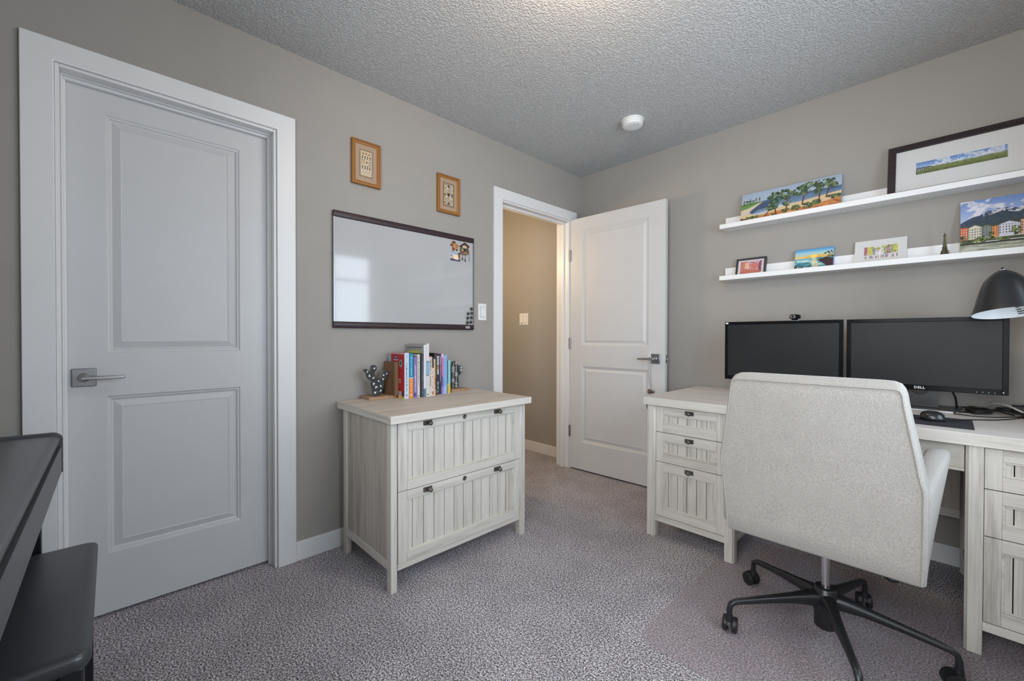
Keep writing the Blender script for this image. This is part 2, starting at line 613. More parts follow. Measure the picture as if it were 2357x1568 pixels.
# window
wn = thing('window_1', 'white framed window facing the whiteboard', 'window', (W, (WY0 + WY1) / 2, WZ0))
wn['kind'] = 'structure'
b = B()
f = 0.055
for y0, y1, z0, z1 in ((WY0, WY0 + f, WZ0, WZ1), (WY1 - f, WY1, WZ0, WZ1), (WY0 + f, WY1 - f, WZ0, WZ0 + f), (WY0 + f, WY1 - f, WZ1 - f, WZ1),
                       (-1.06, -1.03, WZ0 + f, WZ1 - f), (WY0 + f, WY1 - f, 1.74, 1.765)):
    b.box(W + 0.03, W + 0.09, y0, y1, z0, z1)
b.done('window_frame', M['white'], wn)
B().box(W + 0.055, W + 0.06, WY0 + f, WY1 - f, WZ0 + f, WZ1 - f).done('window_pane', M['glass'], wn)
b = B()
for y0, y1, z0, z1 in ((WY0 - .08, WY0, WZ0 - .08, WZ1 + .08), (WY1, WY1 + .08, WZ0 - .08, WZ1 + .08), (WY0, WY1, WZ1, WZ1 + .08), (WY0, WY1, WZ0 - .08, WZ0)):
    b.box(W - 0.018, W, y0, y1, z0, z1)
b.done('window_casing', M['white'], wn)

wn2 = thing('added_window', 'tall white framed window added unseen behind the piano for fill light', 'window', ((NX0 + NX1) / 2, D, NZ0))  # made-up window, added out of view to let fill light in
wn2['kind'] = 'structure'
b = B()
for x0, x1, z0, z1 in ((NX0, NX0 + f, NZ0, NZ1), (NX1 - f, NX1, NZ0, NZ1), (NX0 + f, NX1 - f, NZ0, NZ0 + f), (NX0 + f, NX1 - f, NZ1 - f, NZ1), (2.06, 2.10, NZ0 + f, NZ1 - f)):
    b.box(x0, x1, D - 0.09, D - 0.03, z0, z1)
b.done('window_frame', M['white'], wn2)
B().box(NX0 + f, NX1 - f, D - 0.06, D - 0.055, NZ0 + f, NZ1 - f).done('window_pane', M['glass'], wn2)
b = B()
for x0, x1, z0, z1 in ((NX0 - .08, NX0, NZ0 - .08, NZ1 + .08), (NX1, NX1 + .08, NZ0 - .08, NZ1 + .08), (NX0, NX1, NZ1, NZ1 + .08), (NX0, NX1, NZ0 - .08, NZ0)):
    b.box(x0, x1, D, D + 0.018, z0, z1)
b.done('window_casing', M['white'], wn2)


# door casings and jambs
def door_trim(name, a, c, label, far_leg):
    b = B()
    zt = 2.121
    w = 0.079
    U = [(a - w, 0), (a, 0), (a, OZ), (c, OZ), (c, 0), (c + far_leg, 0), (c + far_leg, zt), (a - w, zt)]
    b.prism(U, 0, 0.018, 'x')
    # jamb boards lining the opening
    b.box(T, 0.006, a, a + 0.012, 0, OZ)
    b.box(T, 0.006, c - 0.012, c, 0, OZ)
    b.box(T, 0.006, a + 0.012, c - 0.012, OZ - 0.012, OZ)
    # hall side casing
    b.box(T - 0.016, T, a - w, a, 0, zt)
    b.box(T - 0.016, T, c, min(c + w, -0.02), 0, zt)
    b.box(T - 0.016, T, a, c, OZ, zt)
    return b


b = door_trim('trim_1', D1A, D1B, '', 0.079)
# door stops round the closed door
b.box(-0.068, -0.05, D1A + 0.012, D1A + 0.024, 0, OZ - 0.026).box(-0.068, -0.05, D1B - 0.024, D1B - 0.012, 0, OZ - 0.026)
b.box(-0.068, -0.05, D1A + 0.012, D1B - 0.012, OZ - 0.026, OZ - 0.012)
b.box(-0.0497, -0.034, D1A + 0.012, D1A + 0.017, 0, OZ - 0.017).box(-0.0497, -0.034, D1B - 0.017, D1B - 0.012, 0, OZ - 0.017).box(-0.0497, -0.034, D1A + 0.012, D1B - 0.012, OZ - 0.017, OZ - 0.012)
structure(b.done('trim_1', M['white'], bevel=0.0025), 'wide white casing around the closed closet door', 'door casing')
b = door_trim('trim_2', D2A, D2B, '', 0.079)
b.box(-0.075, -0.04, D2A + 0.012, D2A + 0.024, 0, OZ - 0.026).box(-0.075, -0.04, D2B - 0.024, D2B - 0.012, 0, OZ - 0.026)
b.box(-0.075, -0.04, D2A + 0.012, D2B - 0.012, OZ - 0.026, OZ - 0.012)
structure(b.done('trim_2', M['white'], bevel=0.0025), 'white casing around the open hallway doorway', 'door casing')


def door_slab(parent, wdt, hgt, thick, panels, xf):
    """Slab in local x (width), y (0 front, thick back), z; panels are rects with raised fields."""
    b = B(xf)
    xs = sorted({0, wdt} | {p[0] for p in panels} | {p[1] for p in panels})
    zs = sorted({0, hgt} | {p[2] for p in panels} | {p[3] for p in panels})
    for i in range(len(xs) - 1):
        for j in range(len(zs) - 1):
            x0, x1, z0, z1 = xs[i], xs[i + 1], zs[j], zs[j + 1]
            if any(abs(p[0] - x0) < 1e-6 and abs(p[2] - z0) < 1e-6 for p in panels):
                continue
            b.quad((x0, 0, z0), (x1, 0, z0), (x1, 0, z1), (x0, 0, z1))
    prof = [(0, 0), (0.005, 0.0045), (0.011, 0.0055), (0.014, 0.0105), (0.019, 0.0125), (0.044, 0.004), (0.047, 0.0055)]
    for x0, x1, z0, z1 in panels:
        for (i0, d0), (i1, d1) in zip(prof[:-1], prof[1:]):
            a = [(x0 + i0, d0, z0 + i0), (x1 - i0, d0, z0 + i0), (x1 - i0, d0, z1 - i0), (x0 + i0, d0, z1 - i0)]
            c = [(x0 + i1, d1, z0 + i1), (x1 - i1, d1, z0 + i1), (x1 - i1, d1, z1 - i1), (x0 + i1, d1, z1 - i1)]
            for k in range(4):
                b.quad(a[k], a[(k + 1) % 4], c[(k + 1) % 4], c[k])
        i1, d1 = prof[-1]
        b.quad((x0 + i1, d1, z0 + i1), (x1 - i1, d1, z0 + i1), (x1 - i1, d1, z1 - i1), (x0 + i1, d1, z1 - i1))
    b.quad((0, thick, 0), (wdt, thick, 0), (wdt, thick, hgt), (0, thick, hgt))
    b.quad((0, 0, 0), (0, thick, 0), (0, thick, hgt), (0, 0, hgt))
    b.quad((wdt, 0, 0), (wdt, thick, 0), (wdt, thick, hgt), (wdt, 0, hgt))
    b.quad((0, 0, 0), (wdt, 0, 0), (wdt, thick, 0), (0, thick, 0))
    b.quad((0, 0, hgt), (wdt, 0, hgt), (wdt, thick, hgt), (0, thick, hgt))
    bmesh.ops.remove_doubles(b.bm, verts=b.bm.verts[:], dist=1e-5)
    return b


def lever(parent, xf, sgn):
    """Square rose with a thin straight lever; local -y is out of the door, lever towards sgn*x."""
    b = B(xf)
    b.box(-0.033, 0.033, -0.009, 0, -0.034, 0.034)
    b.done('handle_plate', M['steel'], parent, bevel=0.0025)
    b = B(xf)
    b.lathe([(0.0165, 0.0), (0.0165, 0.006), (0.012, 0.009), (0.0095, 0.012), (0.0095, 0.05)], (0, -0.008, 0), 20, Matrix.Rotation(PI / 2, 3, 'X'))
    b.box(min(-0.008 * sgn, 0.112 * sgn), max(-0.008 * sgn, 0.112 * sgn), -0.064, -0.050, -0.0065, 0.0065)
    b.done('door_lever', M['lever'], parent, bevel=0.003)


# closet door (closed, recessed in its opening); local x along +y, local -y towards the room
d1 = thing('door_1', 'closed white two-panel closet door with a square lever plate', 'door', (-0.07, D1A + 0.014, 0.012), PI / 2)
d1['kind'] = 'structure'
XF1 = frame_of(d1)
w1 = D1B - D1A - 0.028
k1 = 1.017
pan1 = [(0.112, 0.553, 0.23, 0.842), (0.112, 0.553, 1.008, 1.925)]
door_slab(d1, w1, 2.018, 0.035, pan1, XF1).done('door_slab', M['door'], d1, smooth=12)
lever(d1, XF1 @ Matrix.Translation((0.052, 0, 0.918)), 1)

# hall door, swung open against the back wall
ang = math.radians(3.0)
d2 = thing('door_2', 'open white two-panel hallway door swung in beside the desk', 'door', (0.024, -0.163, 0.014), ang)
d2['kind'] = 'structure'
XF2 = frame_of(d2)
w2 = 0.795
pan2 = [(0.108, 0.672, 0.222, 0.836), (0.108, 0.672, 1.004, 1.93)]
door_slab(d2, w2, 2.03, 0.035, pan2, XF2).done('door_slab', M['door'], d2, smooth=12)
lever(d2, XF2 @ Matrix.Translation((w2 - 0.068, 0, 0.918)), -1)
b = B(XF2)
b.box(w2 - 0.001, w2 + 0.002, 0.008, 0.028, 0.89, 0.947)
b.done('latch_plate', M['steel'], d2, bevel=0.001)
b = B(XF2)
b.lathe([(0.007, 0), (0.007, 0.008), (0.004, 0.011)], (w2 + 0.001, 0.018, 0.918), 12, Matrix.Rotation(PI / 2, 3, 'Y'))
b.done('latch_bolt', M['chrome'], d2, smooth=40)
for z in (0.30, 1.02, 1.74):
    b = B(XF2)
    b.tube([(-0.004, -0.004, z - 0.045), (-0.004, -0.004, z + 0.045)], 0.006, 10)
    b.box(-0.0035, 0.001, 0.0, 0.03, z - 0.045, z + 0.045)
    b.done('hinge', M['steel'], d2, smooth=40)

# baseboards
structure(B().box(0, 0.013, D1B + 0.079, D2A - 0.079, 0, 0.092).box(0, 0.013, D + 0.013, D1A - 0.079, 0, 0.092).done('baseboard_left', M['white'], bevel=0.002), 'white baseboard along the left wall', 'baseboard')
structure(B().box(0.02, W, -0.013, 0, 0, 0.092).done('baseboard_back', M['white'], bevel=0.002), 'white baseboard along the wall behind the desk', 'baseboard')
structure(B().box(-1.9, T - 0.016, -0.013, 0, 0, 0.092).done('baseboard_hall', M['white'], bevel=0.002), 'white baseboard along the hallway wall', 'baseboard')
structure(B().box(W - 0.013, W, D + 0.013, -0.013, 0, 0.092).done('baseboard_right', M['white'], bevel=0.002), 'white baseboard along the window wall', 'baseboard')
structure(B().box(0, W, D, D + 0.013, 0, 0.092).done('baseboard_near', M['white'], bevel=0.002), 'white baseboard behind the piano', 'baseboard')


# ------------------------------------------------------------------ light switches, smoke alarm
def rocker(name, label, xf_root, gangs, group=None):
    t = thing(name, label, 'light switch')
    t.matrix_basis = xf_root
    X = frame_of(t)
    hw = 0.035 if gangs == 1 else 0.058
    B(X).box(-hw, hw, -0.006, 0, -0.056, 0.056).done('switch_plate', M['plasticwhite'], t, bevel=0.002)
    for g in range(gangs):
        cx = 0 if gangs == 1 else (-0.023 if g == 0 else 0.023)
        b = B(X)
        b.box(cx - 0.0175, cx + 0.0175, -0.0064, -0.005, -0.0345, 0.0345, 1)
        b.loft([[(cx - 0.0165, -0.006, -0.0335), (cx + 0.0165, -0.006, -0.0335), (cx + 0.0165, -0.006, 0.0335), (cx - 0.0165, -0.006, 0.0335)],
                [(cx - 0.0155, -0.0115, -0.0325), (cx + 0.0155, -0.0115, -0.0325), (cx + 0.0155, -0.0075, 0.0325), (cx - 0.0155, -0.0075, 0.0325)]])
        b.done('switch_rocker', [M['plasticwhite'], M['darkgap']], t)
    if gangs == 2:
        b = B(X)
        b.box(-0.030, -0.016, -0.0125, -0.010, -0.044, -0.040)
        b.done('dimmer_tab', M['ink'], t)
    return t


rocker('light_switch', 'white single rocker light switch between whiteboard and doorway', Matrix.Translation((0.0, -1.091, 1.252)) @ Matrix.Rotation(PI / 2, 4, 'Z'), 1)
rocker('light_switch', 'white double rocker light switch on the hallway wall', Matrix.Translation((-0.675, 0.0, 1.256)), 2)

t = thing('smoke_alarm', 'round white smoke alarm on the ceiling above the open door', 'smoke alarm', (0.80, -0.535, H))
b = B()
b.lathe([(0.068, H), (0.069, H - 0.004), (0.068, H - 0.008), (0.060, H - 0.009)], (0.80, -0.535, 0), 40)
b.done('mounting_ring', M['plasticwhite'], t, smooth=40)
b = B()
b.lathe([(0.061, H - 0.009), (0.0625, H - 0.030), (0.060, H - 0.037), (0.050, H - 0.041), (0.030, H - 0.0425), (0.001, H - 0.043)], (0.80, -0.535, 0), 40)
b.done('alarm_body', M['plasticwhite'], t, smooth=40)
b = B()
for dx in (0.0, 0.017):
    b.lathe([(0.0028, H - 0.0405), (0.0028, H - 0.0425)], (0.825 + dx, -0.555 + dx * 0.85, -0.0004), 10)
b.done('indicator_holes', M['ink'], t)
# ------------------------------------------------------------------ chalk-finished drawer furniture
def pull(parent, X, cx, z, y):
    """Bronze back plate with a round knob; local front is -y."""
    b = B(X)
    b.box(cx - 0.0225, cx + 0.0225, y - 0.0022, y, z - 0.0105, z + 0.0105)
    b.lathe([(0.006, 0), (0.0055, 0.010), (0.009, 0.013), (0.0105, 0.018), (0.009, 0.0235), (0.0045, 0.0262), (0.0006, 0.0267)], (cx + 0.003, y - 0.002, z), 18, Matrix.Rotation(PI / 2, 3, 'X'))
    for s in (-1, 1):
        b.ball((cx + s * 0.018, y - 0.0022, z), 0.0022, 6)
    return b.done('drawer_pull', M['bronze'], parent, smooth=45)


def lock(parent, X, cx, z, y):
    b = B(X)
    b.lathe([(0.0112, 0), (0.0112, 0.002), (0.009, 0.0035), (0.0075, 0.0025), (0.0006, 0.0025)], (cx, y, z), 20, Matrix.Rotation(PI / 2, 3, 'X'))
    b.box(cx - 0.001, cx + 0.001, y - 0.004, y, z - 0.004, z + 0.004)
    return b.done('drawer_lock', M['bronze'], parent, smooth=45)


def plank_drawer(t, X, x0, x1, z0, z1, y, st, rt, rb, n, overlay):
    """Framed drawer front with a grooved plank panel; y is its front face (local -y is out)."""
    g = 0.0015
    x0, x1, z0, z1 = x0 + g, x1 - g, z0 + g, z1 - g
    b = B(X)
    b.box(x0, x0 + st, y, y + 0.019, z0, z1)
    b.box(x1 - st, x1, y, y + 0.019, z0, z1)
    o = 0.003 if overlay else 0.0
    b.box(x0 + st, x1 - st, y - o, y + 0.019, z1 - rt, z1, 1)
    b.box(x0 + st, x1 - st, y - o, y + 0.019, z0, z0 + rb, 1)
    dr = b.done('drawer', [M['wood_z'], M['wood_x']], t, bevel=0.0012)
    b = B(X)
    a0, a1 = x0 + st, x1 - st
    gap = 0.0031
    first = 0.55
    edges = [a0]
    pitch = (a1 - a0) / (n - 1 + first)
    for k in range(n):
        edges.append(a0 + pitch * (first + k))
    edges[-1] = a1
    for k in range(len(edges) - 1):
        b.box(edges[k] + (gap / 2 if k else 0), edges[k + 1] - (gap / 2 if k < len(edges) - 2 else 0), y + 0.008, y + 0.014, z0 + rb, z1 - rt)
    b.box(a0, a1, y + 0.0145, y + 0.018, z0 + rb, z1 - rt, 1)
    b.done('plank_panel', [M['wood_z'], M['darkgap']], dr)
    # small bead moulding inside the frame
    b = B(X)
    m = 0.007
    for q in ((a0, a0 + m, z0 + rb, z1 - rt), (a1 - m, a1, z0 + rb, z1 - rt), (a0 + m, a1 - m, z0 + rb, z0 + rb + m), (a0 + m, a1 - m, z1 - rt - m, z1 - rt)):
        b.box(q[0], q[1], y + 0.003, y + 0.009, q[2], q[3])
    b.done('bead_moulding', M['wood_x'], dr, bevel=0.0015)
    return dr


def chamfer_leg(t, X, x0, x1, y0, y1, z1, flip=1, zb=0.0):
    b = B(X)
    c = 0.007
    if flip > 0:
        pts = [(x0, y0), (x1 - c, y0), (x1 - c, y0 + 0.0025), (x1, y0 + 0.0025 + c), (x1, y1), (x0, y1)]
    else:
        pts = [(x0 + c, y0), (x1, y0), (x1, y1), (x0, y1), (x0, y0 + 0.0025 + c), (x0 + c, y0 + 0.0025)]
    b.prism(pts, zb, z1, 'z')
    return b.done('leg', M['wood_z'], t, bevel=0.0012)


# lateral filing cabinet, back to the left wall
fc = thing('filing_cabinet', 'whitewashed two-drawer lateral filing cabinet with plank drawer fronts', 'filing cabinet', (0.32, -1.653, 0), PI / 2)
XC = frame_of(fc)
TOPZ = 0.757
b = B(XC)
b.box(-0.418, 0.418, -0.28, 0.28, TOPZ - 0.034, TOPZ, slab=True)
b.done('cabinet_top', [M['wood_x'], M['top_x'], M['wood_y']], fc, bevel=0.0015)
FY = -0.247                                   # front plane of the legs (local y)
for sx in (-1, 1):
    xa, xb = (-0.400, -0.366) if sx < 0 else (0.366, 0.400)
    chamfer_leg(fc, XC, xa, xb, FY, FY + 0.036, TOPZ - 0.034, -sx)
    chamfer_leg(fc, XC, xa, xb, 0.215, 0.25, TOPZ - 0.034, -sx)
    xs = (-0.392, -0.378) if sx < 0 else (0.378, 0.392)
    b = B(XC)
    b.box(xs[0], xs[1], FY + 0.036, 0.215, 0.125, TOPZ - 0.034)
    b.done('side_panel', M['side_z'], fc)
    xs = (-0.396, -0.372) if sx < 0 else (0.372, 0.396)
    b = B(XC)
    b.box(xs[0], xs[1], FY + 0.036, 0.215, 0.088, 0.125)
    b.done('side_rail', M['wood_y'], fc, bevel=0.001)
B(XC).box(-0.366, 0.366, FY + 0.006, FY + 0.030, 0.086, 0.111).done('bottom_rail', M['wood_x'], fc, bevel=0.001)
B(XC).box(-0.366, 0.366, FY + 0.024, 0.20, 0.111, 0.117).box(-0.366, 0.366, 0.20, 0.214, 0.111, TOPZ - 0.034).done('carcass', M['wood_x'], fc)
for z0, z1 in ((0.111, 0.421), (0.421, 0.719)):
    dr = plank_drawer(fc, XC, -0.366, 0.366, z0, z1, FY + 0.004, 0.042, 0.037, 0.040, 12, True)
    zp = z1 - 0.0185
    pull(dr, XC, -0.221, zp, FY + 0.001)
    pull(dr, XC, 0.197, zp, FY + 0.001)
    lock(dr, XC, -0.014, zp, FY + 0.001)

# executive desk against the back wall
dk = thing('executive_desk', 'whitewashed double-pedestal desk with plank drawers along the back wall', 'desk', (1.842, -0.40, 0))
XD = Matrix.Identity(4)
B().box(1.015, 2.67, -0.775, -0.030, 0.7155, 0.7575, slab=True).done('desktop', [M['wood_x'], M['desk_x'], M['wood_y']], dk, bevel=0.0015)
LZ = 0.7155
DF = -0.765
for x0, x1, fl in ((1.033, 1.078, 1), (1.436, 1.479, 1), (2.222, 2.265, -1), (2.605, 2.65, -1)):
    chamfer_leg(dk, None, x0, x1, DF, DF + 0.045, LZ, fl, 0.0035 if x0 > 1.4 else 0.0)
    chamfer_leg(dk, None, x0, x1, -0.085, -0.040, LZ, fl)
for (xa, xb) in ((1.078, 1.436), (2.265, 2.605)):
    for s, xs in ((-1, (xa - 0.030, xa - 0.014)), (1, (xb + 0.014, xb + 0.030))):
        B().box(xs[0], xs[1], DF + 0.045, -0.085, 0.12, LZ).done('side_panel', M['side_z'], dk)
        B().box(xs[0] - 0.004, xs[1] + 0.004, DF + 0.045, -0.085, 0.086, 0.12).done('side_rail', M['wood_y'], dk, bevel=0.001)
    B().box(xa, xb, DF + 0.006, DF + 0.030, 0.088, 0.117).done('bottom_rail', M['wood_x'], dk, bevel=0.001)
    B().box(xa, xb, DF + 0.03, -0.10, 0.112, 0.118).box(xa, xb, -0.10, -0.088, 0.118, LZ).done('carcass', M['wood_x'], dk)
    for z0, z1, rt in ((0.118, 0.411, 0.044), (0.411, 0.572, 0.044), (0.572, 0.713, 0.040)):
        dr = plank_drawer(dk, None, xa, xb, z0, z1, DF + 0.010, 0.040, rt, 0.046, 6, False)
        pull(dr, Matrix.Identity(4), (xa + xb) / 2 + 0.003, z1 - rt / 2 - 0.001, DF + 0.010)
# pull-out tray and modesty panel in the knee hole
tr = B().box(1.481, 2.220, -0.735, -0.715, 0.628, 0.708).box(1.481, 2.220, -0.742, -0.715, 0.617, 0.628).done('keyboard_tray', M['wood_x'], dk, bevel=0.001)
B().box(2.085, 2.102, -0.738, -0.735, 0.662, 0.690).done('tray_catch', M['bronze'], tr, bevel=0.001)
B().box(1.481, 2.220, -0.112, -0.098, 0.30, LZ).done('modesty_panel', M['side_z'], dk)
B().box(1.481, 2.220, -0.116, -0.090, 0.262, 0.30).done('back_rail', M['wood_x'], dk, bevel=0.001)

# ------------------------------------------------------------------ clear chair mat
def rounded(x0, x1, y0, y1, r, n=6):
    pts = []
    for cx, cy, a0 in ((x1 - r, y1 - r, 0), (x0 + r, y1 - r, PI / 2), (x0 + r, y0 + r, PI), (x1 - r, y0 + r, 1.5 * PI)):
        for k in range(n + 1):
            a = a0 + PI / 2 * k / n
            pts.append((cx + r * math.cos(a), cy + r * math.sin(a)))
    return pts


b = B()
b.face([b.v((x, y, 0.003)) for x, y in rounded(1.404, 2.66, -1.535, -0.42, 0.06)])
tag(b.done('chair_mat', M['vinyl']), 'clear vinyl chair mat on the carpet under the office chair', 'chair mat')

# ------------------------------------------------------------------ office chair
MZ = 0.0035
ch = thing('office_chair', 'oatmeal upholstered swivel office chair with a black five-star base', 'office chair', (1.88, -1.05, MZ))


def rrect(cx, cy, hw, hd, r, n=5):
    """Rounded rectangle in x and y about a centre."""
    r = min(r, hw * 0.98, hd * 0.98)
    pts = []
    for sx, sy, a0 in ((1, 1, 0), (-1, 1, PI / 2), (-1, -1, PI), (1, -1, 1.5 * PI)):
        for k in range(n + 1):
            a = a0 + PI / 2 * k / n
            pts.append((cx + sx * (hw - r) + r * math.cos(a), cy + sy * (hd - r) + r * math.sin(a)))
    return pts


# back shell: rows of (z, centre x, half width, rear y, front y)
rows = [(0.388, 1.881, 0.240, -1.262, -1.165), (0.390, 1.881, 0.2585, -1.274, -1.150), (0.396, 1.880, 0.2615, -1.279, -1.147), (0.45, 1.879, 0.2635, -1.280, -1.147),
        (0.55, 1.875, 0.2685, -1.281, -1.147), (0.645, 1.870, 0.2735, -1.283, -1.147), (0.658, 1.8697, 0.2735, -1.283, -1.148), (0.69, 1.869, 0.2665, -1.285, -1.150), (0.76, 1.868, 0.2565, -1.288, -1.165), (0.83, 1.867, 0.2455, -1.291, -1.180),
        (0.89, 1.866, 0.2365, -1.293, -1.195), (0.922, 1.866, 0.2325, -1.293, -1.203), (0.938, 1.8655, 0.2285, -1.287, -1.207), (0.951, 1.865, 0.221, -1.274, -1.212), (0.958, 1.865, 0.208, -1.258, -1.222), (0.960, 1.865, 0.18, -1.246, -1.232)]
b = B()
rings = []
for z, cx, hw, y0, y1 in rows:
    rings.append([(x, y, z) for x, y in rrect(cx, (y0 + y1) / 2, hw, (y1 - y0) / 2, 0.016)])
b.loft(rings)
back = b.done('backrest', M['fabric'], ch, smooth=60)
b = B()
path = []
for z, cx, hw, y0, y1 in rows[2:12]:
    path.append((cx - hw + 0.009, y0 - 0.0005, z))
path += [(1.866 - 0.2325 + 0.014, -1.294, 0.934), (1.866 - 0.2325 + 0.026, -1.294, 0.938)]
path += [(1.866 + 0.2325 - 0.026, -1.294, 0.938), (1.866 + 0.2325 - 0.014, -1.294, 0.934)]
for z, cx, hw, y0, y1 in reversed(rows[2:12]):
    path.append((cx + hw - 0.009, y0 - 0.0005, z))
b.tube(path, 0.0026, 8)
b.done('piping', M['fabric'], back, smooth=60)


# arms: wings that sweep forward from the back and flare outward at the top
def arm(s):
    cx = 1.870
    b = B()
    rings = []
    for t in [0, 0.03, 0.08, 0.2, 0.4, 0.6, 0.8, 0.93, 0.98, 1.0]:
        y = -1.245 + 0.395 * t
        zt = 0.640 + 0.070 * min(1, t * 1.7) ** 0.8
        ob = 0.272 + 0.008 * t                      # outer offset at the bottom
        ot = 0.276 + 0.040 * min(1, t * 1.4) ** 0.9    # outer offset at the top
        it = ot - 0.062
        ib = ob - 0.050
        zb = 0.392 + 0.01 * t
        e = 0.0
        if t >= 0.93:
            e = (t - 0.93) / 0.07 * 0.016
        if t <= 0.03:
            e = 0.01 * (1 - t / 0.03)
        r = 0.016
        P = [(ib + e, zb + e), (ob - r - e * 0.3, zb + e), (ob - e, zb + r + e), (ob + (ot - ob) * 0.5 - e, (zb + zt) / 2), (ot - e, zt - 0.014 - e), (ot - 0.004 - e, zt - 0.004 - e), (ot - 0.012 - e, zt - e), (it + 0.010, zt - 0.003 - e), (it + e, zt - 0.014 - e), (ib + (it - ib) * 0.5 + e, (zb + zt) / 2)]
        rings.append([(cx + s * u, y, w) for u, w in P])
    b.loft(rings)
    return b.done('armrest', M['fabric'], ch, smooth=50)


arm(-1)
arm(1)
b = B()
rings = []
for z, ins in ((0.405, 0.02), (0.412, 0.004), (0.44, 0.0), (0.482, 0.0), (0.498, 0.01), (0.502, 0.03)):
    rings.append([(x, y, z) for x, y in rrect(1.872, -0.975, 0.218 - ins, 0.205 - ins, 0.05)])
b.loft(rings)
b.done('seat', M['fabric'], ch, smooth=50)
hub = (1.88, -1.05)
b = B()
b.box(hub[0] - 0.09, hub[0] + 0.09, hub[1] - 0.10, hub[1] + 0.12, 0.372, 0.405)
b.tube([(hub[0], hub[1], 0.33), (hub[0], hub[1], 0.375)], 0.03, 16)
b.done('seat_mechanism', M['blackplastic'], ch, bevel=0.004)
b = B()
b.tube([(hub[0] + 0.08, hub[1] + 0.02, 0.378), (hub[0] + 0.13, hub[1] + 0.0, 0.345), (hub[0] + 0.17, hub[1] - 0.01, 0.305)], 0.006, 8)
b.ball((hub[0] + 0.176, hub[1] - 0.012, 0.298), 0.012, 10, sc=(1.5, 1, 0.8))
b.done('height_lever', M['blackplastic'], ch, smooth=50)
b = B()
b.lathe([(0.0145, 0.18), (0.0145, 0.36)], (hub[0], hub[1], 0), 20)
b.done('gas_column', M['chrome'], ch, smooth=50)
b = B()
b.lathe([(0.030, 0.045), (0.034, 0.05), (0.034, 0.095), (0.038, 0.11), (0.042, 0.128), (0.040, 0.165), (0.034, 0.172), (0.034, 0.186), (0.030, 0.190), (0.017, 0.190)], (hub[0], hub[1], MZ), 28)
base = b.done('base_hub', M['blackmetal'], ch, smooth=50)
for k in range(5):
    a = math.radians(5 + 72 * k)
    ca, sa = math.cos(a), math.sin(a)
    b = B()
    rings = []
    # spoke section: wide and tall at the hub, thin at the tip, then turned down into the caster socket
    for r, zc, hw, hh in ((0.022, 0.147, 0.026, 0.026), (0.055, 0.147, 0.022, 0.024), (0.11, 0.142, 0.016, 0.017), (0.20, 0.131, 0.0125, 0.0125), (0.285, 0.119, 0.0105, 0.0105), (0.312, 0.114, 0.0105, 0.0100), (0.325, 0.105, 0.0100, 0.0095)):
        ring = []
        for q in range(12):
            th = 2 * PI * q / 12
            u = math.copysign(abs(math.cos(th)) ** 0.7, math.cos(th)) * hw
            w = math.copysign(abs(math.sin(th)) ** 0.7, math.sin(th)) * hh
            if r > 0.32:
                ring.append((hub[0] + ca * (r + w * 0.7) - sa * u, hub[1] + sa * (r + w * 0.7) + ca * u, MZ + zc + w * 0.7))
            else:
                ring.append((hub[0] + ca * r - sa * u, hub[1] + sa * r + ca * u, MZ + zc + w))
        rings.append(ring)
    ring = []
    for q in range(12):
        th = 2 * PI * q / 12
        u = math.cos(th) * 0.0095
        w = math.sin(th) * 0.0095
        ring.append((hub[0] + ca * (0.330 + w) - sa * u, hub[1] + sa * (0.330 + w) + ca * u, MZ + 0.090))
    rings.append(ring)
    rings.append([(x, y, MZ + 0.062) for x, y, z in ring])
    b.loft(rings)
    b.done('base_spoke', M['blackmetal'], ch, smooth=55)


def make_caster(cx, cy, ang):
    """Twin wheel caster whose wheels roll along ang."""
    X = Matrix.Translation((cx, cy, MZ)) @ Matrix.Rotation(ang, 4, 'Z')
    b = B(X)
    hood = []
    for k in range(11):
        a = math.radians(-10 + 180 * k / 10)
        hood.append((math.cos(a) * 0.0285 + 0.012, math.sin(a) * 0.0285 + 0.0275))
    b.prism(hood, -0.006, 0.006, 'y')
    b.tube([(0, 0, 0.045), (0, 0, 0.066)], [0.013, 0.011], 14)
    c = b.done('caster', M['blackplastic'], ch, smooth=50)
    for s in (-1, 1):
        b = B(X)
        Rx = Matrix.Rotation(-PI / 2 * s, 3, 'X')
        b.lathe([(0.020, 0.0), (0.0260, 0.0015), (0.0268, 0.004), (0.0268, 0.013), (0.0245, 0.0165), (0.012, 0.0175), (0.0005, 0.0175)], (0.012, s * 0.0068, 0.0270), 24, Rx)
        b.done('wheel', M['blackplastic'], c, smooth=40)
    return c


for k, wa in enumerate((3.6, 1.9, 2.6, 1.75, 3.9)):
    a = math.radians(5 + 72 * k)
    make_caster(hub[0] + math.cos(a) * 0.330, hub[1] + math.sin(a) * 0.330, wa)


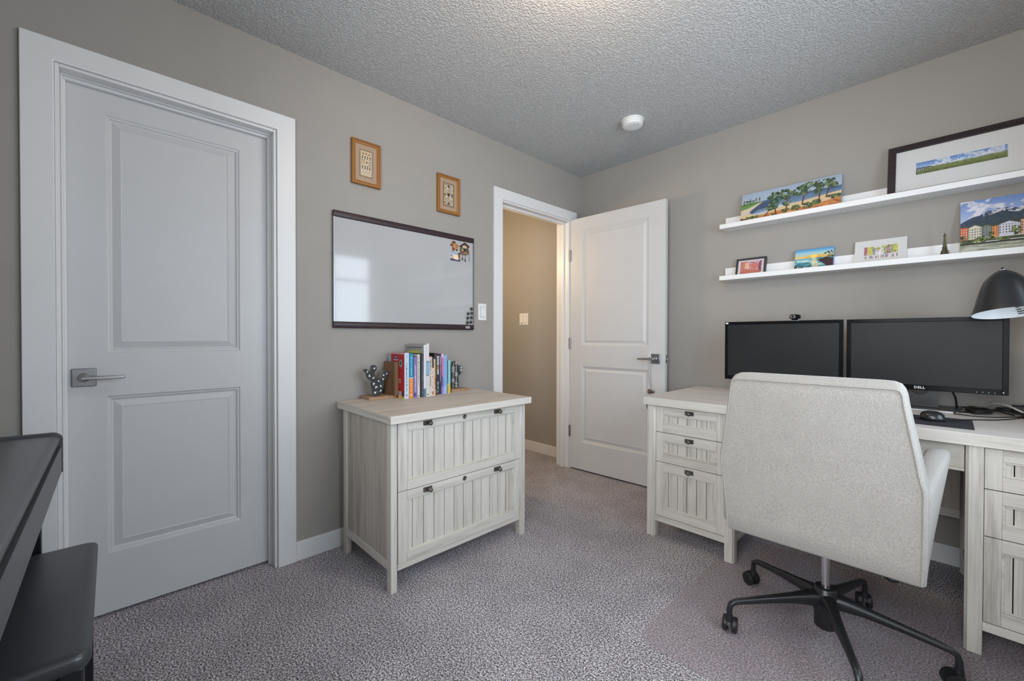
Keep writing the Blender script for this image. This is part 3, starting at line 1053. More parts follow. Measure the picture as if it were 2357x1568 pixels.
# ------------------------------------------------------------------ things on the left wall
def oak_frame(y0, y1, z0, z1, label, painter):
    t = thing('framed_weaving', label, 'picture', (0, (y0 + y1) / 2, z0), PI / 2)
    X = frame_of(t)
    w, h = y1 - y0, z1 - z0
    fw = 0.021
    b = B(X)
    x0, x1 = -w / 2, w / 2

    def mould(p0, p1, p2, p3, mi):
        # p0-p1 outer edge, p2-p3 inner edge (x, z); stepped moulding
        (ax, az), (bx, bz), (cx, cz), (dx, dz) = p0, p1, p2, p3

        def L(f0, y):
            return [(ax + (dx - ax) * f0, y, az + (dz - az) * f0), (bx + (cx - bx) * f0, y, bz + (cz - bz) * f0)]
        prof = [(0, -0.001), (0, -0.018), (0.12, -0.021), (0.45, -0.021), (0.55, -0.017), (0.8, -0.015), (1.0, -0.011), (1.0, -0.001)]
        for (f0, ya), (f1, yb) in zip(prof[:-1], prof[1:]):
            a, c = L(f0, ya), L(f1, yb)
            b.quad(a[0], a[1], c[1], c[0], mi)
    o = [(x0, 0), (x1, 0), (x1, h), (x0, h)]
    i = [(x0 + fw, fw), (x1 - fw, fw), (x1 - fw, h - fw), (x0 + fw, h - fw)]
    for k in range(4):
        mould(o[k], o[(k + 1) % 4], i[(k + 1) % 4], i[k], 0 if k % 2 == 0 else 1)
    bmesh.ops.remove_doubles(b.bm, verts=b.bm.verts[:], dist=1e-6)
    b.done('oak_moulding', [M['oak_x'], M['oak_z']], t)
    B(X).box(x0 + fw - 0.002, x1 - fw + 0.002, -0.010, -0.002, fw - 0.002, h - fw + 0.002).done('mat_board', M['beige_mat'], t)
    cv = painter()
    mx = 0.041
    org = X @ Vector((x0 + mx, -0.0106, mx + 0.003))
    print_mesh('woven_picture', cv, org, (0, w - 2 * mx, 0), (0, 0, h - 2 * mx - 0.006), M['paint'], t)
    return t


def weave_a():
    c = Cv(72, 130, (140, 122, 100))
    c.rect(0.11, 0.89, 0.06, 0.94, (196, 178, 148))
    for k in range(3):
        u = 0.30 + 0.21 * k
        c.poly([(u - 0.1, 0.82), (u + 0.1, 0.82), (u, 0.90)], (150, 98, 52))
    for k in range(4):
        u = 0.22 + 0.18 * k
        c.line((u, 0.66), (u + 0.02, 0.76), 0.012, (70, 62, 50))
        c.ell(u + 0.03, 0.755, 0.055, 0.016, (78, 70, 56))
        c.rect(u - 0.02, u + 0.05, 0.68, 0.71, (88, 78, 60))
    for v in (0.60, 0.545, 0.49):
        c.rect(0.17, 0.42, v, v + 0.02, (150, 108, 78))
    c.ell(0.53, 0.55, 0.04, 0.03, (50, 40, 34))
    for k in range(4):
        c.ell(0.70 + 0.06 * (k % 2), 0.46 + 0.045 * k, 0.10, 0.014, (108, 98, 84))
        c.ell(0.72, 0.48 + 0.045 * k, 0.06, 0.010, (225, 215, 195))
    for k in range(4):
        u = 0.24 + 0.17 * k
        c.rect(u - 0.025, u + 0.03, 0.29, 0.40, (54, 44, 36))
        c.ell(u, 0.405, 0.03, 0.018, (54, 44, 36))
    c.rect(0.18, 0.84, 0.16, 0.26, (222, 214, 198))
    for k in range(3):
        u = 0.30 + 0.21 * k
        c.poly([(u - 0.11, 0.17), (u + 0.11, 0.17), (u, 0.25)], (196, 178, 148))
        c.line((u - 0.1, 0.17), (u, 0.25), 0.008, (108, 84, 60))
        c.line((u + 0.1, 0.17), (u, 0.25), 0.008, (108, 84, 60))
    c.grain(0.16)
    return c


def weave_b():
    c = Cv(72, 130, (126, 106, 86))
    c.rect(0.11, 0.89, 0.06, 0.94, (178, 160, 134))
    r = random.Random(4)
    cols = [(214, 208, 190), (120, 104, 84), (178, 122, 100), (132, 120, 92), (92, 80, 64), (196, 176, 150)]
    for _ in range(90):
        c.ell(0.14 + r.random() * 0.72, 0.09 + r.random() * 0.82, 0.035 * (0.5 + r.random()), 0.018 * (0.5 + r.random()), cols[r.randrange(6)])
    c.line((0.5, 0.12), (0.5, 0.88), 0.010, (104, 70, 54))

    def club(u, v, s):
        for a in (90, 210, 330):
            c.ell(u + math.cos(math.radians(a)) * 0.07 * s, v + math.sin(math.radians(a)) * 0.035 * s, 0.055 * s, 0.028 * s, (44, 24, 20))
    club(0.5, 0.86, 1)
    club(0.5, 0.13, 1)
    club(0.2, 0.5, 0.8)
    club(0.80, 0.5, 0.8)
    c.ell(0.5, 0.5, 0.11, 0.058, (34, 16, 16))
    c.ell(0.5, 0.5, 0.035, 0.02, (120, 60, 50))
    for u, v in ((0.32, 0.84), (0.38, 0.76), (0.7, 0.37), (0.33, 0.42)):
        c.ell(u, v, 0.06, 0.026, (226, 216, 200))
    c.grain(0.2)
    return c


oak_frame(-1.984, -1.824, 1.893, 2.129, 'golden oak frame with woven triangles and figures, nearer the closed door', weave_a)
oak_frame(-1.453, -1.286, 1.853, 2.088, 'golden oak frame with dark floral weaving, nearer the open doorway', weave_b)

wb = thing('whiteboard', 'wide magnetic whiteboard with dark brown rails on the left wall', 'whiteboard', (0, -1.63, 1.130))
Y0, Y1, Z0, Z1 = -2.081, -1.178, 1.130, 1.729
B().box(0.004, 0.017, Y0 + 0.004, Y1 - 0.004, Z0 + 0.02, Z1 - 0.02).done('writing_surface', M['board'], wb)
for z0, z1 in ((Z1 - 0.033, Z1), (Z0, Z0 + 0.033)):
    b = B()
    b.prism([(0.001, z0), (0.020, z0), (0.024, z0 + 0.006), (0.024, z1 - 0.006), (0.020, z1), (0.001, z1)], Y0, Y1, 'y')
    b.done('wood_rail', M['rail'], wb, bevel=0.001)
for y in (Y0, Y1 - 0.005):
    B().box(0.001, 0.021, y, y + 0.005, Z0 + 0.033, Z1 - 0.033).done('side_edge', M['steel'], wb)
bd = B().box(0.024, 0.0255, -1.246, -1.212, 1.1395, 1.1525).done('maker_badge', M['lettering'], wb, bevel=0.003)
lettering('Quartet', 0.0095, M['ink'], bd, (0.0258, -1.229, 1.146), (0, 1, 0), (0, 0, 1))

# magnets
FX = 0.0172
t = thing('turtle_magnet', 'brown turtle magnet at the top right of the whiteboard', 'magnet', (FX, -1.327, 1.658))
ROT = Matrix.Rotation(math.radians(20), 3, 'X')


def wallball(b, dy, dz, ry, rz, rx, mi, c=(-1.325, 1.657)):
    b.ball((FX, c[0] + dy, c[1] + dz), 1.0, 12, mi, sc=(rx, ry, rz))


M['tshell'] = plain('turtle_shell', srgb(176, 122, 72), 0.5, vary=0.2)
M['tskin'] = plain('turtle_skin', srgb(104, 62, 40), 0.5, vary=0.2)
M['tring'] = plain('turtle_ring', srgb(214, 176, 132), 0.5)
b = B()
wallball(b, 0.002, 0.0, 0.0215, 0.0205, 0.010, 0)
b.done('shell', M['tshell'], t, smooth=60)
b = B()
ring = [(FX + 0.006, -1.321 + 0.0165 * math.cos(a), 1.657 + 0.016 * math.sin(a)) for a in [2 * PI * k / 24 for k in range(24)]]
b.tube(ring, 0.002, 6, closed=True)
b.done('shell_ring', M['tring'], t, smooth=60)
b = B()
wallball(b, -0.027, 0.004, 0.011, 0.0075, 0.006, 0)
for dy, dz, ry, rz in ((-0.010, 0.021, 0.016, 0.0095), (-0.014, -0.018, 0.009, 0.016), (0.012, -0.020, 0.008, 0.009), (0.022, 0.006, 0.007, 0.007)):
    wallball(b, dy, dz, ry, rz, 0.005, 0)
b.done('head_and_flippers', M['tskin'], t, smooth=60)

t = thing('cuckoo_clock_magnet', 'little cuckoo clock magnet with two hanging weights on the whiteboard', 'magnet', (FX, -1.255, 1.65))
M['croof'] = plain('clock_roof', srgb(72, 42, 34), 0.6, vary=0.2)
M['cbody'] = plain('clock_body', srgb(112, 92, 62), 0.6, vary=0.4)
M['cleaf'] = plain('clock_leaf', srgb(66, 82, 52), 0.6, vary=0.3)
M['cface'] = plain('clock_face', srgb(206, 184, 160), 0.6, vary=0.2)
M['cred'] = plain('clock_red', srgb(136, 42, 36), 0.6, vary=0.2)
b = B()
b.prism([(-1.289, 1.618), (-1.270, 1.610), (-1.240, 1.610), (-1.222, 1.620), (-1.226, 1.668), (-1.255, 1.682), (-1.284, 1.662)], FX, FX + 0.008, 'x')
b.done('clock_case', M['cbody'], t)
b = B()
b.prism([(-1.290, 1.664), (-1.255, 1.689), (-1.218, 1.668), (-1.222, 1.661), (-1.255, 1.680), (-1.286, 1.657)], FX, FX + 0.012, 'x')
b.done('clock_roof', M['croof'], t)
b = B()
b.box(FX + 0.008, FX + 0.010, -1.270, -1.242, 1.652, 1.668)
b.prism([(-1.279, 1.648), (-1.266, 1.634), (-1.276, 1.632)], FX + 0.008, FX + 0.010, 'x')
b.box(FX + 0.008, FX + 0.0105, -1.264, -1.240, 1.621, 1.627)
b.done('clock_front', M['cface'], t)
b = B()
b.box(FX + 0.008, FX + 0.0106, -1.263, -1.248, 1.632, 1.651)
b.done('clock_doorway', M['ink'], t)
b = B()
for y, z in ((-1.284, 1.640), (-1.283, 1.652), (-1.281, 1.628), (-1.232, 1.645), (-1.236, 1.634)):
    b.ball((FX + 0.008, y, z), 0.0055, 8, sc=(0.5, 1, 1))
b.done('clock_leaves', M['cleaf'], t, smooth=60)
b = B()
for y, z in ((-1.273, 1.629), (-1.268, 1.626), (-1.263, 1.624), (-1.258, 1.624), (-1.253, 1.624), (-1.248, 1.624), (-1.243, 1.625), (-1.237, 1.627)):
    b.ball((FX + 0.009, y, z), 0.004, 8, sc=(0.5, 1, 1))
b.done('flower_garland', M['cred'], t, smooth=60)
for y, z in ((-1.269, 1.588), (-1.247, 1.582)):
    b = B()
    b.tube([(FX + 0.003, y, 1.612), (FX + 0.003, y, z)], 0.0008, 6)
    b.ball((FX + 0.003, y, z - 0.004), 1.0, 10, sc=(0.003, 0.0048, 0.0115))
    b.done('pine_cone_weight', M['cleaf'], t, smooth=60)

t = thing('photo_magnet', 'small sunset photo magnet below the turtle on the whiteboard', 'magnet', (FX, -1.325, 1.59))
B().box(FX, FX + 0.003, -1.364, -1.287, 1.564, 1.617).done('magnet_board', M['sticker'], t)
c = Cv(60, 44)
c.vgrad(0, 1, (190, 190, 196), (150, 170, 196))
c.vgrad(0.25, 0.75, (176, 160, 168), (226, 214, 196))
c.ell(0.55, 0.42, 0.24, 0.24, (240, 222, 176))
c.ell(0.12, 0.6, 0.12, 0.06, (92, 84, 92))
c.poly([(0.75, 1.0), (1, 1), (1, 0.3), (0.8, 0.45)], (150, 84, 60))
c.poly([(0.78, 1.0), (1, 1), (1, 0.78), (0.8, 0.8)], (54, 40, 44))
c.poly([(0, 0), (1, 0), (1, 0.34), (0.7, 0.12), (0.4, 0.22), (0, 0.22)], (70, 56, 86))
c.poly([(0, 0), (0.2, 0), (0.12, 0.2), (0, 0.24)], (52, 48, 84))
print_mesh('photo', c, (FX + 0.0032, -1.364, 1.564), (0, 0.077, 0), (0, 0, 0.053), M['paint'], t)
tag(B().box(FX, FX + 0.003, -1.216, -1.212, 1.576, 1.644).done('stick_magnet', plain('blue_grey_enamel', srgb(120, 126, 150), 0.5), bevel=0.001),
    'thin blue-grey stick magnet beside the cuckoo clock magnet', 'magnet')

MAGL = ['topmost round silver magnet above the badge, against the board edge', 'round silver magnet at the top of the inner column of magnets',
        'round silver magnet second down along the board edge', 'round silver magnet in the middle of the inner column',
        'round silver magnet third down along the board edge', 'round silver magnet at the foot of the inner column, on the rail',
        'round silver magnet lowest along the board edge']
MAGP = [(-1.197, 1.267), (-1.224, 1.235), (-1.195, 1.239), (-1.227, 1.207), (-1.198, 1.210), (-1.229, 1.178), (-1.201, 1.181)]
rm = thing('round_magnet', MAGL[0], 'magnet', (FX, *MAGP[0]), group='round silver magnets on the whiteboard')
RY = Matrix.Rotation(PI / 2, 3, 'Y')
b = B()
b.lathe([(0.0132, 0), (0.0134, 0.003), (0.012, 0.005), (0.0075, 0.0052)], (FX, *MAGP[0]), 24, RY)
b.done('magnet_ring', M['chrome'], rm, smooth=40)
b = B()
b.lathe([(0.0075, 0.0045), (0.0070, 0.0085), (0.005, 0.0095), (0.0005, 0.0095)], (FX, *MAGP[0]), 20, RY)
b.done('magnet_centre', M['blackplastic'], rm, smooth=40)
for k in range(1, 7):
    r2 = dup(rm, Matrix.Translation((FX, *MAGP[k])))
    r2['label'] = MAGL[k]

# ------------------------------------------------------------------ books and cactus bookends on the filing cabinet
TZ = TOPZ
PEAR = [(-1.886, 0.772), (-1.899, 0.813), (-1.904, 0.844), (-1.899, 0.852), (-1.918, 0.867), (-1.928, 0.885), (-1.928, 0.897), (-1.939, 0.905), (-1.939, 0.915), (-1.928, 0.917), (-1.917, 0.913), (-1.905, 0.903), (-1.903, 0.923), (-1.898, 0.934), (-1.886, 0.936), (-1.874, 0.932), (-1.869, 0.921), (-1.872, 0.907), (-1.881, 0.896), (-1.877, 0.873), (-1.865, 0.869), (-1.846, 0.865), (-1.843, 0.885), (-1.834, 0.896), (-1.816, 0.901), (-1.802, 0.899), (-1.8, 0.891), (-1.809, 0.877), (-1.816, 0.86), (-1.828, 0.847), (-1.827, 0.83), (-1.834, 0.807), (-1.85, 0.772)]
TRI = [[(-1.892, 0.918), (-1.878, 0.924), (-1.878, 0.914)], [(-1.923, 0.91), (-1.915, 0.901), (-1.923, 0.897)], [(-1.915, 0.877), (-1.909, 0.891), (-1.904, 0.875)], [(-1.896, 0.866), (-1.883, 0.875), (-1.883, 0.864)], [(-1.865, 0.85), (-1.859, 0.856), (-1.851, 0.843)], [(-1.837, 0.876), (-1.833, 0.886), (-1.824, 0.878)], [(-1.819, 0.885), (-1.808, 0.892), (-1.809, 0.882)], [(-1.837, 0.853), (-1.837, 0.865), (-1.827, 0.858)], [(-1.89, 0.846), (-1.878, 0.838), (-1.889, 0.829)], [(-1.853, 0.822), (-1.847, 0.831), (-1.839, 0.816)], [(-1.878, 0.811), (-1.876, 0.826), (-1.862, 0.82)], [(-1.856, 0.792), (-1.845, 0.805), (-1.842, 0.796)], [(-1.886, 0.795), (-1.869, 0.796), (-1.878, 0.782)]]
SAG = [(-1.409, 0.772), (-1.407, 0.872), (-1.403, 0.921), (-1.397, 0.933), (-1.381, 0.936), (-1.365, 0.93), (-1.357, 0.915), (-1.355, 0.885), (-1.353, 0.902), (-1.345, 0.908), (-1.331, 0.906), (-1.321, 0.897), (-1.322, 0.87), (-1.331, 0.858), (-1.351, 0.846), (-1.353, 0.829), (-1.354, 0.772)]
ARROW = [[(-1.391, 0.927), (-1.394, 0.773)], [(-1.371, 0.932), (-1.368, 0.773)], [(-1.333, 0.904), (-1.331, 0.861)], [(-1.404, 0.894), (-1.393, 0.907), (-1.382, 0.893)], [(-1.404, 0.883), (-1.393, 0.896), (-1.382, 0.881)], [(-1.404, 0.869), (-1.393, 0.883), (-1.382, 0.868)], [(-1.404, 0.821), (-1.393, 0.834), (-1.382, 0.819)], [(-1.404, 0.809), (-1.393, 0.822), (-1.382, 0.808)], [(-1.381, 0.919), (-1.37, 0.932), (-1.359, 0.918)], [(-1.381, 0.857), (-1.37, 0.87), (-1.359, 0.855)], [(-1.381, 0.844), (-1.37, 0.857), (-1.359, 0.842)], [(-1.381, 0.796), (-1.37, 0.809), (-1.359, 0.794)], [(-1.381, 0.778), (-1.37, 0.791), (-1.359, 0.776)], [(-1.343, 0.891), (-1.332, 0.904), (-1.322, 0.89)], [(-1.343, 0.874), (-1.332, 0.888), (-1.322, 0.873)]]


def smooth_outline(pts, n=3):
    out = []
    m = len(pts)
    for i in range(m):
        p0, p1, p2, p3 = [Vector(pts[(i + k - 1) % m]) for k in range(4)]
        for k in range(n):
            t = k / n
            out.append(0.5 * ((2 * p1) + (-p0 + p2) * t + (2 * p0 - 5 * p1 + 4 * p2 - p3) * t * t + (-p0 + 3 * p1 - 3 * p2 + p3) * t ** 3))
    z = min(p[1] for p in pts)
    return [(q.x, max(q.y, z)) for q in out]


def flat_outline(b, pts, x0, x1):
    """Extrude a concave outline along x with triangulated ends."""
    vs0 = [b.v((x0, y, z)) for y, z in pts]
    vs1 = [b.v((x1, y, z)) for y, z in pts]
    n = len(pts)
    for i in range(n):
        b.face([vs0[i], vs0[(i + 1) % n], vs1[(i + 1) % n], vs1[i]], 1)
    from mathutils.geometry import tessellate_polygon
    for tri in tessellate_polygon([[Vector((y, z, 0)) for y, z in pts]]):
        b.face([vs0[k] for k in tri], 0)
        b.face([vs1[k] for k in tri], 0)


SH = -0.016
be = thing('bookend', 'wooden bookend with black prickly pear cutout spotted with white triangles', 'bookend', (0.08, -1.87, TZ), group='cactus bookends')
B().box(0.016, 0.128, -1.944, -1.790, TZ, TZ + 0.015).done('bookend_base', M['bookend'], be, bevel=0.001)
B().box(0.026, 0.147, -1.812, -1.7885, TZ + 0.015, 0.950).done('bookend_upright', M['bookend_z'], be, bevel=0.001)
b = B()
flat_outline(b, smooth_outline([(y + SH, z) for y, z in PEAR]), 0.080, 0.092)
for tri in TRI:
    b.prism([(y + SH, z) for y, z in tri], 0.092, 0.0924, 'x', 2)
b.done('cactus_cutout', [M['cactusblack'], M['cactusedge'], M['chalk']], be)

be2 = thing('bookend', 'wooden bookend with black saguaro cutout painted with white arrows', 'bookend', (0.08, -1.38, TZ), group='cactus bookends')
B().box(0.016, 0.150, -1.446, -1.318, TZ, TZ + 0.015).done('bookend_base', M['bookend'], be2, bevel=0.001)
B().box(0.026, 0.072, -1.446, -1.424, TZ + 0.015, 0.930).done('bookend_upright', M['bookend_z'], be2, bevel=0.001)
b = B()
flat_outline(b, smooth_outline(SAG), 0.080, 0.092)
for ln in ARROW:
    for (ya, za), (yb, zb) in zip(ln[:-1], ln[1:]):
        dy, dz = yb - ya, zb - za
        L = math.hypot(dy, dz)
        ny, nz = -dz / L * 0.0016, dy / L * 0.0016
        b.prism([(ya + ny, za + nz), (yb + ny, zb + nz), (yb - ny, zb - nz), (ya - ny, za - nz)], 0.092, 0.0924, 'x', 2)
b.done('cactus_cutout', [M['cactusblack'], M['cactusedge'], M['chalk']], be2)


def spine_text(c, u0, u1, v0, v1, col, seed, gap=0.18):
    """Illegibly small title running down a spine: a row of little strokes."""
    r = random.Random(seed)
    v = v1
    while v > v0:
        l = 0.010 + r.random() * 0.012
        if r.random() > gap:
            a = u0 + r.random() * (u1 - u0) * 0.25
            c.rect(a, u1 - r.random() * (u1 - u0) * 0.2, v - l * 0.62, v, col)
        v -= l


def book(y0, y1, h, xf, depth, cover, label, spine, side=None, pages=True):
    t = thing('book', label, 'book', (xf - depth / 2, (y0 + y1) / 2, TZ), group='books between the cactus bookends')
    e = 0.0004
    y0, y1 = y0 + e, y1 - e
    bt = min(0.0022, (y1 - y0) * 0.18)
    b = B()
    z0, z1 = TZ + 0.0003, TZ + h
    b.box(xf - depth, xf, y0, y0 + bt, z0, z1)
    b.box(xf - depth, xf, y1 - bt, y1, z0, z1)
    b.box(xf - bt, xf, y0 + bt, y1 - bt, z0, z1)
    b.done('book_cover', plain('book_cover_' + str(round(-y0 * 1000)), cover, 0.45, vary=0.04), t)
    B().box(xf - depth + 0.003, xf - bt, y0 + bt, y1 - bt, z0 + 0.002, z1 - 0.003).done('page_block', M['paper'], t)
    print_mesh('spine_print', spine, (xf + 0.0003, y0, z0), (0, y1 - y0, 0), (0, 0, z1 - z0), M['paint'], t)
    if side is not None:
        print_mesh('cover_print', side, (xf - depth, y0 - 0.0003, z0), (depth, 0, 0), (0, 0, z1 - z0), M['paint'], t)
    return t


def sp(base, *bands):
    c = Cv(14, 130, base)
    for v0, v1, col in bands:
        c.rect(-1, 2, v0, v1, col)
    return c


# red picture book with a pale blue spine
s = sp((188, 204, 222))
s.rect(-1, 0.10, 0.10, 1, (196, 90, 104))
s.rect(-1, 0.10, 0, 0.10, (226, 218, 150))
spine_text(s, 0.42, 0.62, 0.84, 0.94, (120, 130, 146), 1)
spine_text(s, 0.36, 0.62, 0.18, 0.78, (84, 96, 124), 2, 0.1)
s.rect(0.34, 0.62, 0.07, 0.09, (60, 80, 140))
cvr = Cv(90, 130, (176, 42, 46))
cvr.rect(0, 0.17, 0, 1, (150, 178, 196))
cvr.vgrad(0.96, 1.0, (200, 150, 150), (214, 180, 180))
cvr.poly([(0.30, 0.82), (0.66, 0.82), (0.50, 0.97)], (104, 60, 118))
cvr.rect(0.32, 0.62, 0.82, 0.845, (206, 178, 196))
cvr.rect(0.42, 0.52, 0.885, 0.905, (206, 178, 196))
cvr.ell(0.78, 0.76, 0.10, 0.085, (150, 152, 148))
cvr.ell(0.78, 0.77, 0.05, 0.045, (74, 84, 80))
cvr.ell(0.72, 0.38, 0.06, 0.05, (206, 180, 170))
cvr.ell(0.72, 0.38, 0.035, 0.035, (160, 40, 42))
cvr.rect(0.62, 1, 0.0, 0.06, (204, 186, 70))
cvr.rect(0.64, 0.82, 0.05, 0.15, (196, 196, 196))
for k in range(8):
    cvr.rect(0.655 + k * 0.02, 0.663 + k * 0.02, 0.065, 0.135, (60, 60, 66))
cvr.rect(0.85, 0.97, 0.05, 0.16, (90, 52, 46))
book(-1.7865, -1.7585, 0.243, 0.203, 0.17, srgb(182, 60, 66), 'red-covered picture book with a pale blue spine, beside the prickly pear bookend', s, cvr)
s = sp((40, 132, 162), (0, 0.45, (226, 134, 56)), (0.445, 0.465, (226, 220, 214)))
spine_text(s, 0.45, 0.72, 0.50, 0.93, (150, 206, 222), 5, 0.1)
spine_text(s, 0.42, 0.62, 0.16, 0.40, (246, 200, 150), 6, 0.1)
s.ell(0.5, 0.08, 0.18, 0.018, (250, 220, 180))
book(-1.7575, -1.7335, 0.239, 0.203, 0.165, srgb(60, 130, 160), 'teal and orange spined book next to the red picture book', s)
s = sp((122, 112, 164))
s.rect(-1, 0.16, 0.55, 1, (58, 70, 118))
spine_text(s, 0.40, 0.66, 0.16, 0.80, (206, 200, 226), 8, 0.1)
s.rect(0.2, 0.6, 0.05, 0.12, (54, 44, 110))
book(-1.7325, -1.7085, 0.219, 0.203, 0.16, srgb(104, 96, 150), 'purple spined book, shorter than its teal neighbour', s)
s = sp((206, 200, 192))
spine_text(s, 0.34, 0.7, 0.28, 0.95, (100, 96, 94), 11, 0.12)
s.rect(0.3, 0.7, 0.03, 0.05, (40, 40, 44))
book(-1.708, -1.6925, 0.233, 0.203, 0.15, srgb(204, 198, 190), 'cream spined book between the purple and the charcoal books', s)
s = sp((64, 64, 74))
s.rect(-1, 0.40, 0, 1, (22, 22, 26))
spine_text(s, 0.60, 0.85, 0.10, 0.9, (126, 126, 136), 13, 0.25)
book(-1.692, -1.6695, 0.237, 0.203, 0.165, srgb(34, 34, 38), 'charcoal and black spined book left of the tall white pair', s)
s = sp((214, 212, 222), (0, 0.16, (88, 124, 140)))
tall = Cv(90, 120, (166, 164, 162))
tall.rect(0.1, 0.9, 0.935, 0.95, (52, 52, 54))
for k in range(14):
    tall.rect(0.18 + 0.05 * k, 0.186 + 0.05 * k, 0.93, 0.955, (166, 164, 162))
tall.rect(0.1, 0.62, 0.91, 0.918, (112, 112, 112))
tall.rect(0.1, 0.30, 0.888, 0.896, (112, 112, 112))
tall.ell(0.50, 0.845, 0.34, 0.045, (176, 182, 84))
tall.ell(0.48, 0.845, 0.28, 0.012, (214, 204, 110))
tall.ell(0.75, 0.90, 0.14, 0.006, (150, 156, 100))
book(-1.669, -1.6535, 0.284, 0.203, 0.199, srgb(176, 174, 174), 'tall white book with a grey-blue spine foot and yellow-green cover', s, tall)
s = sp((212, 208, 208), (0.40, 0.66, (132, 170, 198)))
s.rect(-1, 2, 0.655, 0.67, (96, 102, 116))
s.rect(-1, 2, 0.395, 0.405, (96, 102, 116))
spine_text(s, 0.4, 0.6, 0.12, 0.36, (150, 148, 150), 15)
s.rect(0.3, 0.7, 0.03, 0.05, (60, 60, 64))
tall2 = Cv(60, 120, (178, 176, 174))
tall2.rect(0.12, 0.30, 0.965, 0.975, (70, 70, 70))
tall2.rect(0.55, 0.72, 0.965, 0.975, (70, 70, 70))
book(-1.653, -1.6345, 0.290, 0.203, 0.19, srgb(198, 195, 194), 'tallest white book, with a light blue label on its spine', s, tall2)
s = sp((204, 200, 190), (0.97, 1.0, (206, 130, 130)))
spine_text(s, 0.30, 0.72, 0.55, 0.92, (44, 44, 46), 17, 0.1)
spine_text(s, 0.30, 0.66, 0.24, 0.50, (64, 64, 66), 18, 0.1)
book(-1.634, -1.6155, 0.219, 0.203, 0.145, srgb(202, 190, 180), 'cream spined book with bold black title, right of the tall white pair', s)
s = sp((214, 204, 200), (0.72, 1.0, (62, 54, 70)), (0.03, 0.12, (196, 116, 104)))
spine_text(s, 0.2, 0.75, 0.16, 0.70, (176, 108, 120), 20, 0.2)
book(-1.615, -1.6015, 0.214, 0.200, 0.14, srgb(180, 150, 150), 'thin book with a white spine patterned in red', s)
s = sp((224, 202, 148), (0.30, 0.5, (214, 160, 110)))
spine_text(s, 0.25, 0.65, 0.5, 0.94, (190, 140, 80), 22, 0.3)
spine_text(s, 0.25, 0.65, 0.06, 0.3, (206, 120, 90), 23, 0.3)
book(-1.601, -1.590, 0.203, 0.196, 0.13, srgb(222, 196, 140), 'thin pale yellow spined book', s)
s = sp((52, 48, 40), (0.36, 0.5, (88, 40, 34)))
s.rect(0.3, 0.8, 0.02, 0.14, (130, 130, 116))
spine_text(s, 0.3, 0.8, 0.2, 0.94, (92, 84, 66), 25, 0.3)
book(-1.589, -1.570, 0.236, 0.183, 0.14, srgb(30, 28, 26), 'dark olive-black spined book right of the pale yellow one', s)
s = sp((42, 44, 58))
s.rect(0.25, 0.75, 0.50, 0.62, (206, 208, 212))
s.rect(0.25, 0.75, 0.62, 0.72, (206, 150, 80))
s.rect(0.25, 0.75, 0.73, 0.96, (206, 208, 212))
for v in np.arange(0.51, 0.95, 0.022):
    s.rect(0.25, 0.75, v, v + 0.006, (42, 44, 58))
spine_text(s, 0.35, 0.7, 0.04, 0.32, (206, 206, 210), 27, 0.1)
book(-1.569, -1.545, 0.226, 0.172, 0.14, srgb(36, 38, 54), 'navy spined book with large white and orange title', s)
s = sp((44, 38, 66), (0.8, 1.0, (110, 84, 110)))
spine_text(s, 0.35, 0.7, 0.3, 0.95, (208, 206, 214), 29, 0.1)
book(-1.5445, -1.532, 0.222, 0.170, 0.14, srgb(46, 38, 70), 'thin dark indigo spined book beside the pink one', s)
s = sp((150, 130, 186), (0.40, 1.0, (196, 108, 170)), (0.9, 1.0, (222, 180, 206)))
s.poly([(0, 0.22), (1, 0.14), (1, 0.36), (0, 0.5)], (96, 92, 150))
book(-1.5315, -1.517, 0.231, 0.170, 0.14, srgb(170, 110, 170), 'pink and purple spined book', s)
s = sp((138, 172, 216), (0, 0.2, (150, 184, 226)))
spine_text(s, 0.4, 0.65, 0.2, 0.9, (112, 150, 200), 31, 0.3)
book(-1.5165, -1.490, 0.223, 0.166, 0.14, srgb(126, 162, 208), 'sky blue spined book', s)
s = sp((146, 196, 196), (0, 0.24, (206, 186, 80)), (0.24, 0.3, (170, 186, 140)))
s.rect(-1, 0.3, 0.3, 1, (52, 120, 140))
s.rect(-1, 0.3, 0, 0.24, (170, 150, 50))
spine_text(s, 0.45, 0.7, 0.35, 0.85, (120, 168, 176), 33, 0.4)
book(-1.4875, -1.466, 0.193, 0.166, 0.13, srgb(70, 128, 140), 'short teal book with a yellow foot, next to the saguaro bookend', s)

# ------------------------------------------------------------------ picture ledges on the back wall
for z, lab in ((1.444, 'lower white picture ledge, above the monitors'), (1.768, 'upper white picture ledge, holding the dark framed panorama')):
    b = B()
    b.prism([(-0.115, z), (0, z), (0, z + 0.088), (-0.012, z + 0.088), (-0.012, z + 0.012), (-0.106, z + 0.012), (-0.106, z + 0.028), (-0.115, z + 0.028)], 1.170, 2.52, 'x')
    tag(b.done('picture_ledge', M['shelfwhite'], bevel=0.0012), lab, 'picture ledge', 'white picture ledges on the back wall')
LEDGE = {0: 1.444 + 0.012, 1: 1.768 + 0.012}


def leaning(name, label, cat, x0, x1, shelf, h, yback, thick):
    """Thing whose local x runs along its lower edge, z up its face; y=0 is the face."""
    s = min(0.45, (-yback - 0.002) / h)
    a = math.asin(s)
    t = thing(name, label, cat)
    zb = LEDGE[shelf] + 0.0006
    ca, sa = math.cos(a), math.sin(a)
    # local y axis points to the wall and a little down
    R = Matrix(((1, 0, 0, 0), (0, ca, sa, 0), (0, -sa, ca, 0), (0, 0, 0, 1)))
    org = Vector((x0, yback, zb)) - R @ Vector((0, thick, 0))
    org.z = zb + sa * thick
    t.matrix_basis = Matrix.Translation(org) @ R
    return t, t.matrix_basis.copy(), x1 - x0, a


